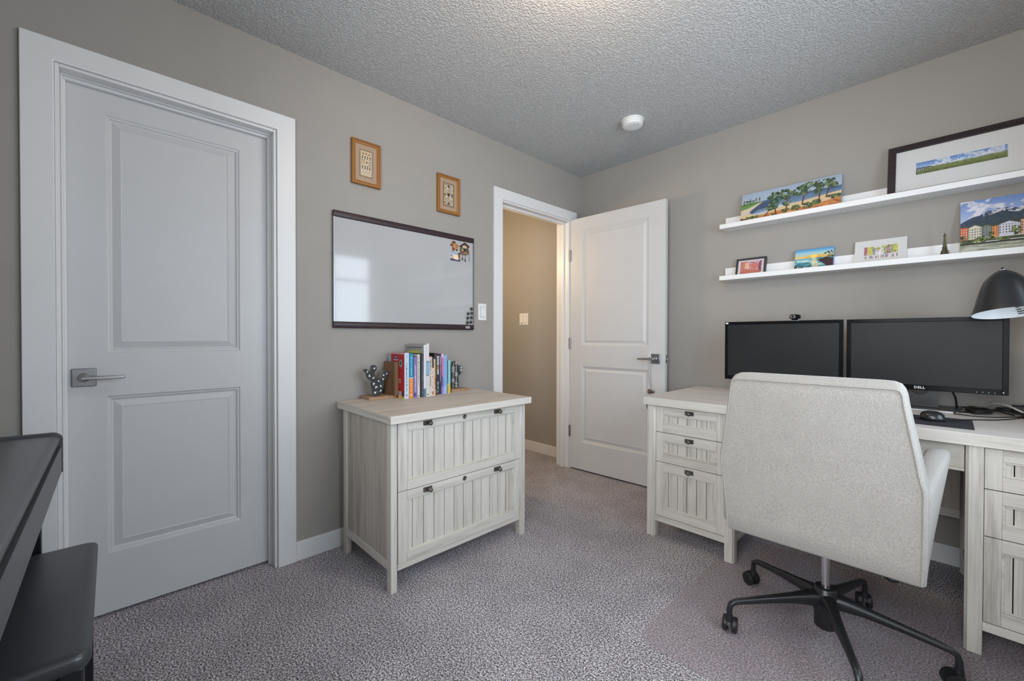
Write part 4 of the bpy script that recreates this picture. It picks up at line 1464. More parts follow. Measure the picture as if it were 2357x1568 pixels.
def face_print(name, cv, X, x0, x1, z0, z1, y, mat, parent):
    o = X @ Vector((x0, y, z0))
    u = X.to_3x3() @ Vector((x1 - x0, 0, 0))
    v = X.to_3x3() @ Vector((0, 0, z1 - z0))
    return print_mesh(name, cv, o, u, v, mat, parent)


# 1. long canvas of pines above a bay
def pines():
    c = Cv(260, 100)
    c.vgrad(0.0, 1.0, (196, 205, 214), (160, 178, 200))
    n = c.fbm(10, 5, 5)
    c.vgrad(0.42, 0.66, (122, 150, 176), (70, 96, 132))
    # sea drops below a horizon that starts a third in
    c.poly([(0.10, 0.66), (0.30, 0.66), (0.24, 0.60)], (150, 170, 190))
    c.rect(0.20, 1, 0.60, 0.67, (72, 98, 134))
    sea = (c.V < 0.62) & (c.V > 0.30)
    c.a[sea] = c.a[sea] * (0.86 + 0.3 * n[sea][:, None])
    c.poly([(0.1, 0.62), (0.34, 0.62), (0.36, 0.34), (0.12, 0.30), (0.08, 0.40)], (62, 82, 116))
    c.poly([(0.36, 0.34), (0.12, 0.28), (0.2, 0.40), (0.42, 0.42)], (116, 142, 170))
    # headland
    c.poly([(0, 0.66), (0.12, 0.68), (0.25, 0.66), (0.18, 0.54), (0.08, 0.44), (0, 0.40)], (84, 122, 62))
    c.poly([(0, 0.58), (0.14, 0.62), (0.22, 0.64), (0.1, 0.5), (0, 0.46)], (106, 142, 72))
    c.poly([(0, 0.46), (0.08, 0.50), (0.2, 0.62), (0.25, 0.66), (0.19, 0.55), (0.12, 0.42), (0.09, 0.32), (0, 0.28)], (214, 200, 174))
    for u, v in ((0.03, 0.62), (0.1, 0.64), (0.165, 0.66), (0.2, 0.66)):
        c.ell(u, v + 0.09, 0.006, 0.09 if u < 0.15 else 0.06, (44, 62, 48))
    c.ell(0.068, 0.73, 0.026, 0.03, (58, 74, 60))
    c.ell(0.132, 0.725, 0.022, 0.022, (70, 86, 70))
    # beach
    c.poly([(0, 0.28), (0.10, 0.30), (0.22, 0.22), (0.40, 0.36), (0.6, 0.40), (0.8, 0.46), (1, 0.52), (1, 0), (0, 0)], (224, 196, 152))
    c.poly([(0.2, 0.20), (0.45, 0.26), (0.62, 0.22), (0.82, 0.26), (1, 0.34), (1, 0), (0, 0), (0.05, 0.18)], (206, 130, 70))
    r = random.Random(8)
    for _ in range(60):
        u = 0.25 + r.random() * 0.75
        v = r.random() * (0.14 + 0.16 * (u - 0.2))
        c.ell(u, v, 0.03 * (0.5 + r.random()), 0.014, [(176, 92, 44), (226, 160, 96), (150, 84, 50), (232, 188, 130)][r.randrange(4)])
    for u, v, a, b2 in ((0.58, 0.24, 0.05, 0.07), (0.70, 0.25, 0.05, 0.07), (0.78, 0.30, 0.04, 0.06), (0.94, 0.38, 0.06, 0.05), (0.32, 0.10, 0.07, 0.06), (0.14, 0.16, 0.08, 0.07), (0.48, 0.22, 0.03, 0.04)):
        c.blobs(u, v, a, b2, 18, 0.013, [(58, 78, 48), (82, 102, 62), (112, 124, 80)], int(u * 100), 2.2)
    c.poly([(0, 0.20), (0.10, 0.14), (0.2, 0.04), (0.2, 0), (0, 0)], (104, 54, 36))
    c.blobs(0.06, 0.06, 0.09, 0.07, 26, 0.013, [(64, 62, 40), (150, 70, 40), (48, 44, 34)], 77, 2.0)
    # trees
    for tu, tb, top, lean, rad in ((0.385, 0.16, 0.62, -0.02, 0.055), (0.27, 0.14, 0.34, 0.05, 0.0), (0.49, 0.16, 0.70, 0.0, 0.075), (0.645, 0.30, 0.74, 0.02, 0.085), (0.80, 0.32, 0.80, 0.012, 0.065), (0.865, 0.40, 0.76, 0.03, 0.06)):
        c.line((tu, tb), (tu + lean * 0.5, (tb + top) / 2), 0.018, (104, 52, 44))
        c.line((tu + lean * 0.5, (tb + top) / 2), (tu + lean, top), 0.013, (92, 48, 42))
        if rad:
            c.line((tu + lean * 0.5, (tb + top) / 2), (tu + lean + rad * 0.6, top - 0.04), 0.010, (92, 48, 42))
    G = [(44, 66, 44), (62, 86, 56), (86, 108, 70), (112, 132, 90), (52, 76, 62)]
    for u, v, a, b2, n2 in ((0.35, 0.74, 0.055, 0.13, 34), (0.36, 0.48, 0.05, 0.16, 30), (0.33, 0.40, 0.06, 0.10, 26), (0.48, 0.72, 0.075, 0.17, 46), (0.49, 0.44, 0.035, 0.08, 14), (0.62, 0.74, 0.085, 0.14, 50), (0.68, 0.86, 0.06, 0.10, 30),
                           (0.80, 0.84, 0.06, 0.12, 36), (0.79, 0.64, 0.035, 0.08, 14), (0.90, 0.82, 0.055, 0.12, 34), (0.93, 0.70, 0.03, 0.06, 10)):
        c.blobs(u, v, a, b2, n2, 0.0125, G, int(u * 1000 + v * 10), 2.4)
    c.a = c.a * 0.92 + 8
    c.grain(0.05)
    return c


t, X, w, a = leaning('canvas_painting', 'long unframed canvas of pine trees above a bay on the upper ledge', 'painting', 1.272, 1.772, 1, 0.2, -0.048, 0.017)
B(X).box(0, w, 0, 0.017, 0, 0.2).done('stretched_canvas', plain('canvas_edge_blue', srgb(142, 158, 182), 0.7), t, bevel=0.001)
face_print('painted_face', pines(), X, 0.001, w - 0.001, 0.001, 0.199, -0.0005, M['paint'], t)


# 2. dark framed panorama
def prairie():
    c = Cv(230, 46)
    c.vgrad(0.45, 1.0, (176, 196, 222), (92, 132, 190))
    n = c.fbm(14, 4, 21)
    m = (c.V > 0.45) & (n > 0.50 + 0.25 * np.abs(c.V - 0.66) - 0.05 * (c.U > 0.3)) & (c.U > 0.2) & (c.U < 0.97)
    c.put(m, (222, 226, 232), 0.85)
    m = (c.V > 0.45) & (n > 0.62) & (c.U > 0.2)
    c.put(m, (158, 166, 196), 0.5)
    c.vgrad(0.0, 0.47, (96, 106, 62), (128, 138, 88))
    g = c.fbm(40, 8, 31)
    lo = c.V <= 0.47
    c.a[lo] = c.a[lo] * (0.8 + 0.4 * g[lo][:, None])
    c.poly([(0.6, 0.47), (1, 0.50), (1, 0.55), (0.82, 0.50)], (46, 60, 66))
    c.poly([(0.14, 0.47), (0.2, 0.62), (0.23, 0.47)], (232, 232, 234))
    c.rect(0.185, 0.19, 0.47, 0.66, (62, 66, 80))
    for k in range(9):
        u = 0.012 + 0.011 * k
        c.line((u, 0.1 + 0.03 * k), (u + 0.006, 0.55 + 0.03 * (k % 4)), 0.016, [(66, 72, 84), (182, 186, 190)][k % 2])
    c.line((0, 0.52), (0.19, 0.50), 0.03, (70, 76, 92))
    return c


t, X, w, a = leaning('framed_panorama', 'dark brown frame with a white mat and prairie panorama on the upper ledge', 'picture frame', 1.958, 2.456, 1, 0.268, -0.056, 0.022)
fw = 0.030
b = B(X)
for q in ((0, w, 0, fw - 0.006), (0, w, 0.268 - fw, 0.268)):
    B(X).box(q[0], q[1], 0, 0.022, q[2], q[3]).done('frame_rail', M['darkframe'], t, bevel=0.0015)
for q in ((0, fw), (w - fw, w)):
    B(X).box(q[0], q[1], 0, 0.022, fw - 0.006, 0.268 - fw).done('frame_stile', M['darkframe'], t, bevel=0.0015)
B(X).box(fw, w - fw, 0.009, 0.015, fw - 0.006, 0.268 - fw).done('mat_board', M['mat_board'], t)
face_print('panorama_print', prairie(), X, 0.103, 0.394, 0.100, 0.161, 0.0085, M['paintgloss'], t)


# 3. small black framed canal watercolour
def canal():
    c = Cv(90, 66, (210, 176, 190))
    c.vgrad(0.5, 1, (214, 170, 176), (196, 170, 206))
    n = c.fbm(9, 6, 41)
    for lo, hi, col in ((0.0, 0.34, (176, 86, 60)), (0.34, 0.42, (210, 130, 104)), (0.42, 0.5, (150, 70, 96)), (0.56, 0.64, (226, 170, 140)), (0.66, 0.8, (150, 66, 70))):
        m = (n > lo) & (n < hi)
        c.put(m, col, 0.75)
    c.poly([(0, 0.25), (0.3, 0.4), (0.34, 0.95), (0, 1)], (190, 112, 86), 0.6)
    c.poly([(0.2, 0.4), (0.42, 0.42), (0.42, 0.85), (0.24, 0.9)], (230, 196, 160), 0.75)
    c.poly([(0.86, 0.2), (1, 0.1), (1, 1), (0.86, 0.85)], (120, 50, 96), 0.8)
    c.poly([(0.5, 0.4), (0.86, 0.35), (0.86, 0.7), (0.7, 0.8), (0.5, 0.66)], (206, 110, 88), 0.6)
    c.poly([(0, 0), (1, 0), (0.9, 0.26), (0.4, 0.34), (0, 0.24)], (190, 104, 70), 0.6)
    r = random.Random(9)
    for _ in range(60):
        u, v = r.random(), r.random() * 0.9
        c.rect(u, u + 0.02, v, v + 0.04, [(90, 40, 66), (236, 200, 176), (120, 50, 40), (196, 96, 150)][r.randrange(4)], 0.8)
    return c


t, X, w, a = leaning('framed_print', 'small black frame with a red and purple canal watercolour on the lower ledge', 'picture frame', 1.240, 1.409, 0, 0.124, -0.033, 0.016)
fw = 0.012
b = B(X)
for q in ((0, w, 0, fw), (0, w, 0.124 - fw, 0.124), (0, fw, fw, 0.124 - fw), (w - fw, w, fw, 0.124 - fw)):
    b.box(q[0], q[1], 0, 0.016, q[2], q[3])
b.done('frame_border', plain('charcoal_frame', srgb(56, 54, 58), 0.45), t, bevel=0.001)
B(X).box(fw, w - fw, 0.006, 0.012, fw, 0.124 - fw).done('mat_board', M['mat_board'], t)
face_print('watercolour', canal(), X, 0.025, w - 0.025, 0.022, 0.104, 0.0055, M['paint'], t)


# 4. sunset canvas
def sunset():
    c = Cv(110, 78)
    c.vgrad(0.60, 1.0, (238, 214, 130), (74, 144, 196))
    c.vgrad(0.80, 1.0, (160, 204, 214), (66, 138, 196))
    c.vgrad(0.58, 0.80, (236, 190, 96), (160, 204, 214))
    c.poly([(0, 0.56), (0.25, 0.60), (0.5, 0.74), (0.7, 0.68), (1, 0.60), (1, 0.56)], (226, 166, 74), 0.8)
    c.ell(0.50, 0.66, 0.09, 0.07, (250, 214, 96))
    c.vgrad(0.0, 0.58, (60, 120, 128), (112, 178, 190))
    n = c.fbm(6, 14, 51)
    m = (c.V < 0.58) & (n > 0.58)
    c.put(m, (46, 92, 104), 0.8)
    m = (c.V < 0.5) & (n < 0.36)
    c.put(m, (206, 226, 222), 0.8)
    c.poly([(0.46, 0.58), (0.56, 0.58), (0.64, 0.2), (0.5, 0.1), (0.44, 0.3)], (232, 214, 160), 0.7)
    c.poly([(0.62, 0.50), (0.8, 0.56), (1, 0.5), (1, 0), (0.9, 0.04), (0.78, 0.26), (0.66, 0.38)], (54, 34, 40))
    c.poly([(0, 0), (0.62, 0), (0.5, 0.08), (0.3, 0.18), (0, 0.24)], (34, 46, 52))
    for k in range(14):
        u = 0.05 + 0.06 * k
        c.line((u, 0.10 + 0.02 * (k % 3)), (u + 0.05, 0.22 - 0.01 * k % 4), 0.014, [(226, 236, 236), (120, 178, 178), (30, 50, 56)][k % 3])
    c.blobs(0.86, 0.74, 0.14, 0.08, 16, 0.018, [(34, 36, 32), (52, 52, 40)], 52, 1.2)
    c.blobs(0.93, 0.60, 0.08, 0.05, 14, 0.02, [(40, 52, 38), (112, 122, 70)], 53, 1.0)
    return c


t, X, w, a = leaning('canvas_painting', 'small unframed canvas of a sunset over teal sea on the lower ledge', 'painting', 1.557, 1.738, 0, 0.133, -0.033, 0.016)
B(X).box(0, w, 0, 0.016, 0, 0.133).done('stretched_canvas', plain('canvas_edge_lightblue', srgb(120, 152, 196), 0.7), t, bevel=0.001)
face_print('painted_face', sunset(), X, 0.001, w - 0.001, 0.001, 0.132, -0.0005, M['paint'], t)


# 5. unframed matted street print
def street():
    c = Cv(120, 68, (214, 208, 204))
    r = random.Random(12)
    for u0, u1, col, v0, v1 in ((0.0, 0.10, (170, 96, 110), 0.35, 0.96), (0.12, 0.27, (196, 190, 84), 0.35, 0.96), (0.27, 0.34, (140, 150, 170), 0.35, 0.9), (0.60, 0.70, (160, 164, 130), 0.36, 0.84), (0.70, 0.78, (176, 110, 120), 0.38, 0.98), (0.78, 0.88, (150, 176, 120), 0.4, 0.97), (0.88, 1.0, (200, 190, 70), 0.42, 1.0)):
        c.rect(u0, u1, v0, v1, col)
        for _ in range(26):
            u = u0 + r.random() * (u1 - u0)
            v = v0 + r.random() * (v1 - v0)
            c.rect(u, u + 0.014, v, v + 0.05, [(84, 76, 70), (226, 220, 200), (112, 120, 80)][r.randrange(3)], 0.8)
    c.ell(0.42, 0.78, 0.07, 0.10, (166, 164, 84))
    c.ell(0.40, 0.62, 0.05, 0.06, (196, 160, 190))
    c.poly([(0.40, 0.2), (0.52, 0.2), (0.52, 0.62), (0.48, 0.62)], (228, 224, 222))
    c.line((0.52, 0.56), (0.74, 0.93), 0.014, (60, 54, 50))
    c.line((0.60, 0.36), (1.0, 0.44), 0.012, (60, 54, 50))
    for k in range(5):
        c.line((0.52 + 0.03 * k, 0.8), (0.56 + 0.035 * k, 0.95), 0.02, (170, 176, 80))
    for k in range(34):
        u = r.random()
        c.ell(u, 0.16 + r.random() * 0.08, 0.010, 0.12, [(112, 84, 130), (84, 66, 100), (176, 166, 190), (160, 150, 100)][r.randrange(4)])
    return c


t, X, w, a = leaning('matted_print', 'white matted print of a colourful street on the lower ledge', 'print', 1.827, 2.031, 0, 0.142, -0.036, 0.005)
B(X).box(0, w, 0, 0.005, 0, 0.142).done('mat_board', M['mat_board'], t)
face_print('street_print', street(), X, 0.039, 0.169, 0.034, 0.108, -0.0005, M['paint'], t)


# 6. riverside town photograph
def town():
    c = Cv(330, 220)
    c.vgrad(0.55, 1.0, (190, 200, 226), (112, 144, 204))
    n = c.fbm(7, 6, 61)
    c.put((c.V > 0.5) & (n > 0.50), (200, 204, 220), 0.9)
    c.put((c.V > 0.5) & (n > 0.57), (226, 226, 234), 0.9)
    ridge = [(0, 0.60), (0.06, 0.66), (0.10, 0.695), (0.15, 0.71), (0.19, 0.745), (0.22, 0.775), (0.25, 0.77), (0.28, 0.80), (0.32, 0.79), (0.36, 0.80), (0.40, 0.775), (0.44, 0.765), (0.47, 0.80), (0.5, 0.83), (0.56, 0.86), (0.62, 0.82), (0.7, 0.86), (0.8, 0.80), (0.9, 0.74), (1, 0.70)]
    c.poly(ridge + [(1, 0.4), (0, 0.4)], (62, 72, 96))
    n2 = c.fbm(34, 44, 71)
    rz = np.interp(c.U, [p[0] for p in ridge], [p[1] for p in ridge])
    snow = (c.V < rz) & (c.V > rz - 0.075) & (n2 > 0.49) & (c.U > 0.18)
    c.put(snow, (220, 222, 228), 0.9)
    low = (c.V < rz - 0.07) & (c.V > 0.4)
    c.put(low, (54, 66, 82), 0.7)
    c.put(low & (n2 > 0.60), (70, 86, 84), 0.7)
    c.poly([(0, 0.52), (0.15, 0.55), (0.3, 0.53), (0.42, 0.57), (0.5, 0.60), (1, 0.66), (1, 0.3), (0, 0.3)], (62, 74, 58))
    hs = [(0.0, 0.062, 0.28, 0.52, (206, 104, 74)), (0.064, 0.168, 0.27, 0.50, (214, 208, 190)), (0.170, 0.240, 0.29, 0.50, (130, 140, 138)), (0.242, 0.292, 0.29, 0.495, (222, 146, 84)),
          (0.292, 0.45, 0.30, 0.50, (208, 210, 222)), (0.45, 0.55, 0.30, 0.55, (222, 170, 150)), (0.55, 0.68, 0.30, 0.52, (214, 200, 150)), (0.68, 0.82, 0.30, 0.55, (170, 190, 200)), (0.82, 1, 0.3, 0.5, (206, 150, 110))]
    for u0, u1, v0, v1, col in hs:
        c.rect(u0, u1, v0, v1, col)
        c.rect(u0, u0 + 0.004, v0, v1, [q * 0.5 for q in col])
        k = 0
        nu = max(2, int((u1 - u0) / 0.02))
        for iu in range(nu):
            for iv in range(4):
                cu = u0 + (iu + 0.6) * (u1 - u0) / (nu + 0.2)
                cv = v0 + 0.05 + iv * 0.045
                c.rect(cu - 0.004, cu + 0.004, cv, cv + 0.022, (66, 64, 66) if u0 > 0.01 else (226, 190, 170))
    c.poly([(0.064, 0.50), (0.168, 0.50), (0.116, 0.545)], (214, 208, 190))
    c.poly([(0.292, 0.50), (0.45, 0.50), (0.37, 0.55)], (208, 210, 222))
    c.poly([(0.170, 0.50), (0.240, 0.50), (0.205, 0.52)], (130, 140, 138))
    c.rect(0, 1, 0.235, 0.29, (76, 84, 58))
    c.rect(0.2, 1, 0.285, 0.295, (176, 170, 160))
    for u, v, a2, b2, k in ((0.05, 0.24, 0.06, 0.04, 30), (0.16, 0.28, 0.05, 0.05, 40), (0.24, 0.34, 0.02, 0.05, 14), (0.32, 0.25, 0.06, 0.03, 24), (0.03, 0.33, 0.02, 0.03, 10), (0.42, 0.38, 0.035, 0.07, 30), (0.6, 0.28, 0.1, 0.05, 40), (0.85, 0.28, 0.12, 0.06, 40)):
        c.blobs(u, v, a2, b2, k, 0.010, [(72, 88, 50), (104, 116, 62), (136, 144, 82), (52, 62, 42)], int(u * 500), 1.4)
    c.rect(0, 1, 0.185, 0.225, (52, 56, 44))
    c.vgrad(0, 0.195, (188, 188, 172), (150, 154, 136))
    n3 = c.fbm(12, 40, 81)
    wv = c.V < 0.195
    c.put(wv & (n3 > 0.55), (206, 206, 194), 0.7)
    c.put(wv & (n3 < 0.40), (132, 138, 116), 0.6)
    return c


t, X, w, a = leaning('photo_board', 'large frameless photo of riverside houses below snowy mountains on the lower ledge', 'photograph', 2.211, 2.61, 0, 0.267, -0.056, 0.008)
B(X).box(0, w, 0, 0.008, 0, 0.267).done('backing_board', plain('board_edge_tan', srgb(160, 140, 120), 0.7), t)
face_print('photo_face', town(), X, 0.001, w - 0.001, 0.001, 0.266, -0.0005, M['paintgloss'], t)

# souvenir lattice tower
t = thing('tower_figurine', 'small bronze lattice tower souvenir on the lower ledge', 'figurine', (2.162, -0.062, LEDGE[0] + 0.0004))
ox, oy, oz = 2.162, -0.062, LEDGE[0] + 0.0004
RT = Matrix.Translation((ox, oy, oz)) @ Matrix.Rotation(math.radians(20), 4, 'Z')
b = B(RT)
b.box(-0.0185, 0.0185, -0.0185, 0.0185, 0, 0.006)
b.box(-0.017, 0.017, -0.017, 0.017, 0.006, 0.009)
b.done('plinth', M['brass'], t, bevel=0.0008)
b = B(RT)
lv = [(0.009, 0.0150, 0.0042), (0.022, 0.0118, 0.0034), (0.036, 0.0088, 0.0028), (0.050, 0.0062, 0.0024), (0.070, 0.0042, 0.0022)]
for sx in (-1, 1):
    for sy in (-1, 1):
        b.loft([[(sx * (o - hh) + u * hh, sy * (o - hh) + v * hh, z) for u, v in ((-1, -1), (1, -1), (1, 1), (-1, 1))] for z, o, hh in lv])
b.box(-0.0108, 0.0108, -0.0108, 0.0108, 0.0345, 0.0375)
b.box(-0.0075, 0.0075, -0.0075, 0.0075, 0.053, 0.0555)
for ax in (0, 1):
    for s in (-1, 1):
        arc = []
        for k in range(9):
            th = PI * k / 8
            p = (math.cos(th) * 0.0098, s * 0.0128, 0.012 + math.sin(th) * 0.016)
            arc.append(p if ax == 0 else (p[1], p[0], p[2]))
        b.tube(arc, 0.0011, 6)
        for z0, w0, z1, w1 in ((0.0375, 0.008, 0.053, 0.0055), (0.0375, 0.008, 0.053, 0.0055), (0.0555, 0.005, 0.070, 0.004)):
            for d in (-1, 1):
                p0, p1 = (d * w0 * 0.8, s * w0, z0), (-d * w1 * 0.8, s * w1, z1)
                if ax:
                    p0, p1 = (p0[1], p0[0], p0[2]), (p1[1], p1[0], p1[2])
                b.tube([p0, p1], 0.0006, 5)
b.loft([[(u * o, v * o, z) for u, v in ((-1, -1), (1, -1), (1, 1), (-1, 1))] for z, o in ((0.062, 0.0046), (0.085, 0.0032), (0.108, 0.0022))])
b.done('lattice_legs', M['brass'], t)
b = B(RT)
b.box(-0.0042, 0.0042, -0.0042, 0.0042, 0.107, 0.1105)
b.lathe([(0.0034, 0.1105), (0.0034, 0.114), (0.0022, 0.117), (0.0008, 0.119), (0.0006, 0.126)], (0, 0, 0), 12)
b.done('spire', M['brass'], t)

# ------------------------------------------------------------------ on the desk
DZ = 0.7575


def monitor(name, label, x0, x1, z0, z1, y, bez, bezb, thick, body):
    t = thing(name, label, 'monitor', ((x0 + x1) / 2, y + 0.05, DZ))
    b = B()
    b.box(x0, x0 + bez, y, y + 0.016, z0, z1)
    b.box(x1 - bez, x1, y, y + 0.016, z0, z1)
    b.box(x0 + bez, x1 - bez, y, y + 0.016, z1 - bez, z1)
    b.box(x0 + bez, x1 - bez, y, y + 0.016, z0, z0 + bezb)
    b.done('bezel', body, t, bevel=0.0015)
    B().box(x0 + bez, x1 - bez, y + 0.003, y + 0.012, z0 + bezb, z1 - bez).done('screen', M['screen'], t)
    b = B()
    b.loft([[(x0 + 0.004, y + 0.016, z0 + 0.004), (x1 - 0.004, y + 0.016, z0 + 0.004), (x1 - 0.004, y + 0.016, z1 - 0.004), (x0 + 0.004, y + 0.016, z1 - 0.004)],
            [(x0 + 0.06, y + thick, z0 + 0.05), (x1 - 0.06, y + thick, z0 + 0.05), (x1 - 0.06, y + thick, z1 - 0.05), (x0 + 0.06, y + thick, z1 - 0.05)]])
    b.done('back_housing', M['blackplastic'], t, bevel=0.004)
    return t


m1 = monitor('monitor', 'glossy-bezelled black monitor carrying the webcam, left of the badged one', 1.254, 1.813, 0.838, 1.1755, -0.250, 0.0165, 0.022, 0.050, M['glossblack'])
b = B()
b.loft([[(x, yy, 0.775) for x, yy in rrect(1.533, -0.19, 0.05, 0.012, 0.01)], [(x, yy, 0.90) for x, yy in rrect(1.533, -0.19, 0.04, 0.012, 0.01)]])
b.done('stand_neck', M['blackplastic'], m1, smooth=50)
b = B()
b.prism(rounded(1.42, 1.646, -0.29, -0.10, 0.06), DZ, DZ + 0.012, 'z')
b.loft([[(x, yy, DZ + 0.012) for x, yy in rrect(1.533, -0.19, 0.06, 0.03, 0.02)], [(x, yy, DZ + 0.022) for x, yy in rrect(1.533, -0.19, 0.052, 0.014, 0.01)]])
b.done('stand_base', M['blackplastic'], m1, bevel=0.002)
b = B()
b.prism([(1.266 + 0.008 * math.cos(2 * PI * k / 16), 1.1675 + 0.0045 * math.sin(2 * PI * k / 16)) for k in range(16)], -0.2508, -0.2501, 'y')
b.done('oval_sticker', M['sticker'], m1)

m2 = monitor('monitor', 'black monitor with silver maker badge, right of the webcam monitor', 1.826, 2.350, 0.848, 1.1745, -0.250, 0.0175, 0.0225, 0.052, M['glossblack'])
lettering('DELL', 0.0145, M['lettering'], m2, (2.088, -0.2506, 0.8592), (1, 0, 0), (0, 0, 1), bold=0.0006, spacing=1.15)
b = B()
for k in range(4):
    b.ball((2.262 + 0.017 * k, -0.2503, 0.8555), 1.0, 6, sc=(0.0016, 0.0006, 0.0016))
b.ball((2.336, -0.2503, 0.8585), 1.0, 8, sc=(0.0022, 0.0008, 0.0034))
b.done('control_buttons', M['lettering'], m2)
# neck with the oval cable hole
b = B()
nx0, nx1, nz0, nz1, ny = 2.028, 2.148, DZ + 0.011, 0.93, -0.196
hole = [(2.088 + 0.030 * math.cos(2 * PI * k / 24), 0.848 + 0.026 * math.sin(2 * PI * k / 24)) for k in range(24)]
outer = []
for k in range(24):
    th = 2 * PI * k / 24
    cxx, sxx = math.cos(th), math.sin(th)
    s = 1 / max(abs(cxx), abs(sxx))
    zz = 0.848 + sxx * s * ((nz1 - 0.848) if sxx > 0 else (0.848 - nz0))
    outer.append((2.088 + cxx * s * 0.060, zz))
for yy in (ny, ny + 0.016):
    for k in range(24):
        j = (k + 1) % 24
        b.quad((outer[k][0], yy, outer[k][1]), (outer[j][0], yy, outer[j][1]), (hole[j][0], yy, hole[j][1]), (hole[k][0], yy, hole[k][1]))
for k in range(24):
    j = (k + 1) % 24
    b.quad((outer[k][0], ny, outer[k][1]), (outer[j][0], ny, outer[j][1]), (outer[j][0], ny + 0.016, outer[j][1]), (outer[k][0], ny + 0.016, outer[k][1]))
    b.quad((hole[k][0], ny, hole[k][1]), (hole[j][0], ny, hole[j][1]), (hole[j][0], ny + 0.016, hole[j][1]), (hole[k][0], ny + 0.016, hole[k][1]))
bmesh.ops.remove_doubles(b.bm, verts=b.bm.verts[:], dist=1e-5)
b.done('stand_neck', M['blackmetal'], m2)
b = B()
b.prism([(1.982, -0.280), (2.194, -0.280), (2.228, -0.070), (1.948, -0.070)], DZ, DZ + 0.0085, 'z', 0)
b.box(1.982, 2.194, -0.2815, -0.280, DZ + 0.001, DZ + 0.0085, 1)
b.done('stand_base', [plain('stand_grey', (0.10, 0.10, 0.105), 0.35, metal=0.6), M['chrome']], m2)
B().tube([(2.185, -0.188, 0.872), (2.192, -0.186, 0.845), (2.202, -0.170, 0.815), (2.2045, -0.130, 0.79), (2.206, -0.085, 0.768), (2.215, -0.04, 0.7618), (2.25, -0.02, 0.7618)], 0.0038, 10).done('power_cable', M['cable_black'], m2, smooth=60)

# webcam clipped on the left monitor
t = thing('webcam', 'small black and silver webcam on top of the left monitor', 'webcam', (1.608, -0.245, 1.176))
b = B()
b.loft([[(1.584 + 0.0, -0.232, 1.1935)] if False else [(1.608 + dx, -0.235, 1.1955 + dz) for dx, dz in rounded(-0.0245, 0.0245, -0.0125, 0.0125, 0.0115)],
        [(1.608 + dx, -0.262, 1.1955 + dz) for dx, dz in rounded(-0.0245, 0.0245, -0.0125, 0.0125, 0.0115)]])
b.done('camera_body', M['glossblack'], t, bevel=0.002)
b = B()
b.loft([[(1.601 + dx, -0.2622, 1.1958 + dz) for dx, dz in rounded(-0.0145, 0.0130, -0.0088, 0.0088, 0.0080)],
        [(1.601 + dx, -0.2645, 1.1958 + dz) for dx, dz in rounded(-0.0135, 0.0120, -0.0080, 0.0080, 0.0072)]])
fcx = b.done('silver_face', M['chrome'], t)
RXm = Matrix.Rotation(PI / 2, 3, 'X')
b = B()
b.lathe([(0.0055, 0), (0.0050, 0.0018), (0.0005, 0.0020)], (1.6005, -0.2645, 1.1958), 18, RXm)
b.lathe([(0.0042, 0), (0.0038, 0.0018), (0.0005, 0.0019)], (1.6245, -0.262, 1.1958), 14, RXm)
b.done('lens', M['glossblack'], fcx, smooth=40)
b = B()
b.box(1.592, 1.626, -0.259, -0.2508, 1.1735, 1.183)
b.box(1.594, 1.624, -0.259, -0.222, 1.1765, 1.183)
b.box(1.596, 1.622, -0.2275, -0.222, 1.150, 1.183)
b.done('clip', M['chrome'], t, bevel=0.001)

b = B()
b.prism(rounded(1.985, 2.245, -0.690, -0.445, 0.006), DZ + 0.0003, DZ + 0.003, 'z')
tag(b.done('mouse_pad', M['padcloth']), 'dark charcoal cloth mouse pad on the desk edge', 'mouse pad')
t = thing('computer_mouse', 'black wired mouse resting on the mouse pad', 'mouse', (2.138, -0.560, DZ + 0.003))
b = B()
rings = []
for z, k in ((0.0032, 0.90), (0.006, 0.97), (0.010, 1.0), (0.018, 0.985), (0.026, 0.92), (0.032, 0.80), (0.037, 0.60), (0.040, 0.34), (0.041, 0.08)):
    rings.append([(2.138 + math.copysign(abs(math.cos(q)) ** 0.8, math.cos(q)) * 0.0365 * k - 0.004 * (z / 0.04), -0.570 + math.copysign(abs(math.sin(q)) ** 0.8, math.sin(q)) * 0.032 * k, DZ + z) for q in [2 * PI * i / 28 for i in range(28)]])
b.loft(rings)
b.done('mouse_shell', plain('mouse_black', (0.012, 0.013, 0.015), 0.25, spec=0.6), t, smooth=60)
b = B()
b.tube([(2.169, -0.570, DZ + 0.0265), (2.160, -0.570, DZ + 0.0335), (2.148, -0.570, DZ + 0.0385)], 0.0028, 8)
b.done('scroll_wheel', M['blackplastic'], t, smooth=60)
b = B()
b.tube([(2.172, -0.566, DZ + 0.012), (2.195, -0.535, DZ + 0.006), (2.225, -0.475, DZ + 0.0055), (2.262, -0.418, DZ + 0.0028), (2.31, -0.372, DZ + 0.0025), (2.355, -0.30, DZ + 0.0025), (2.385, -0.235, DZ + 0.004)], 0.0020, 8)
b.done('mouse_cord', M['cable_black'], t, smooth=60)

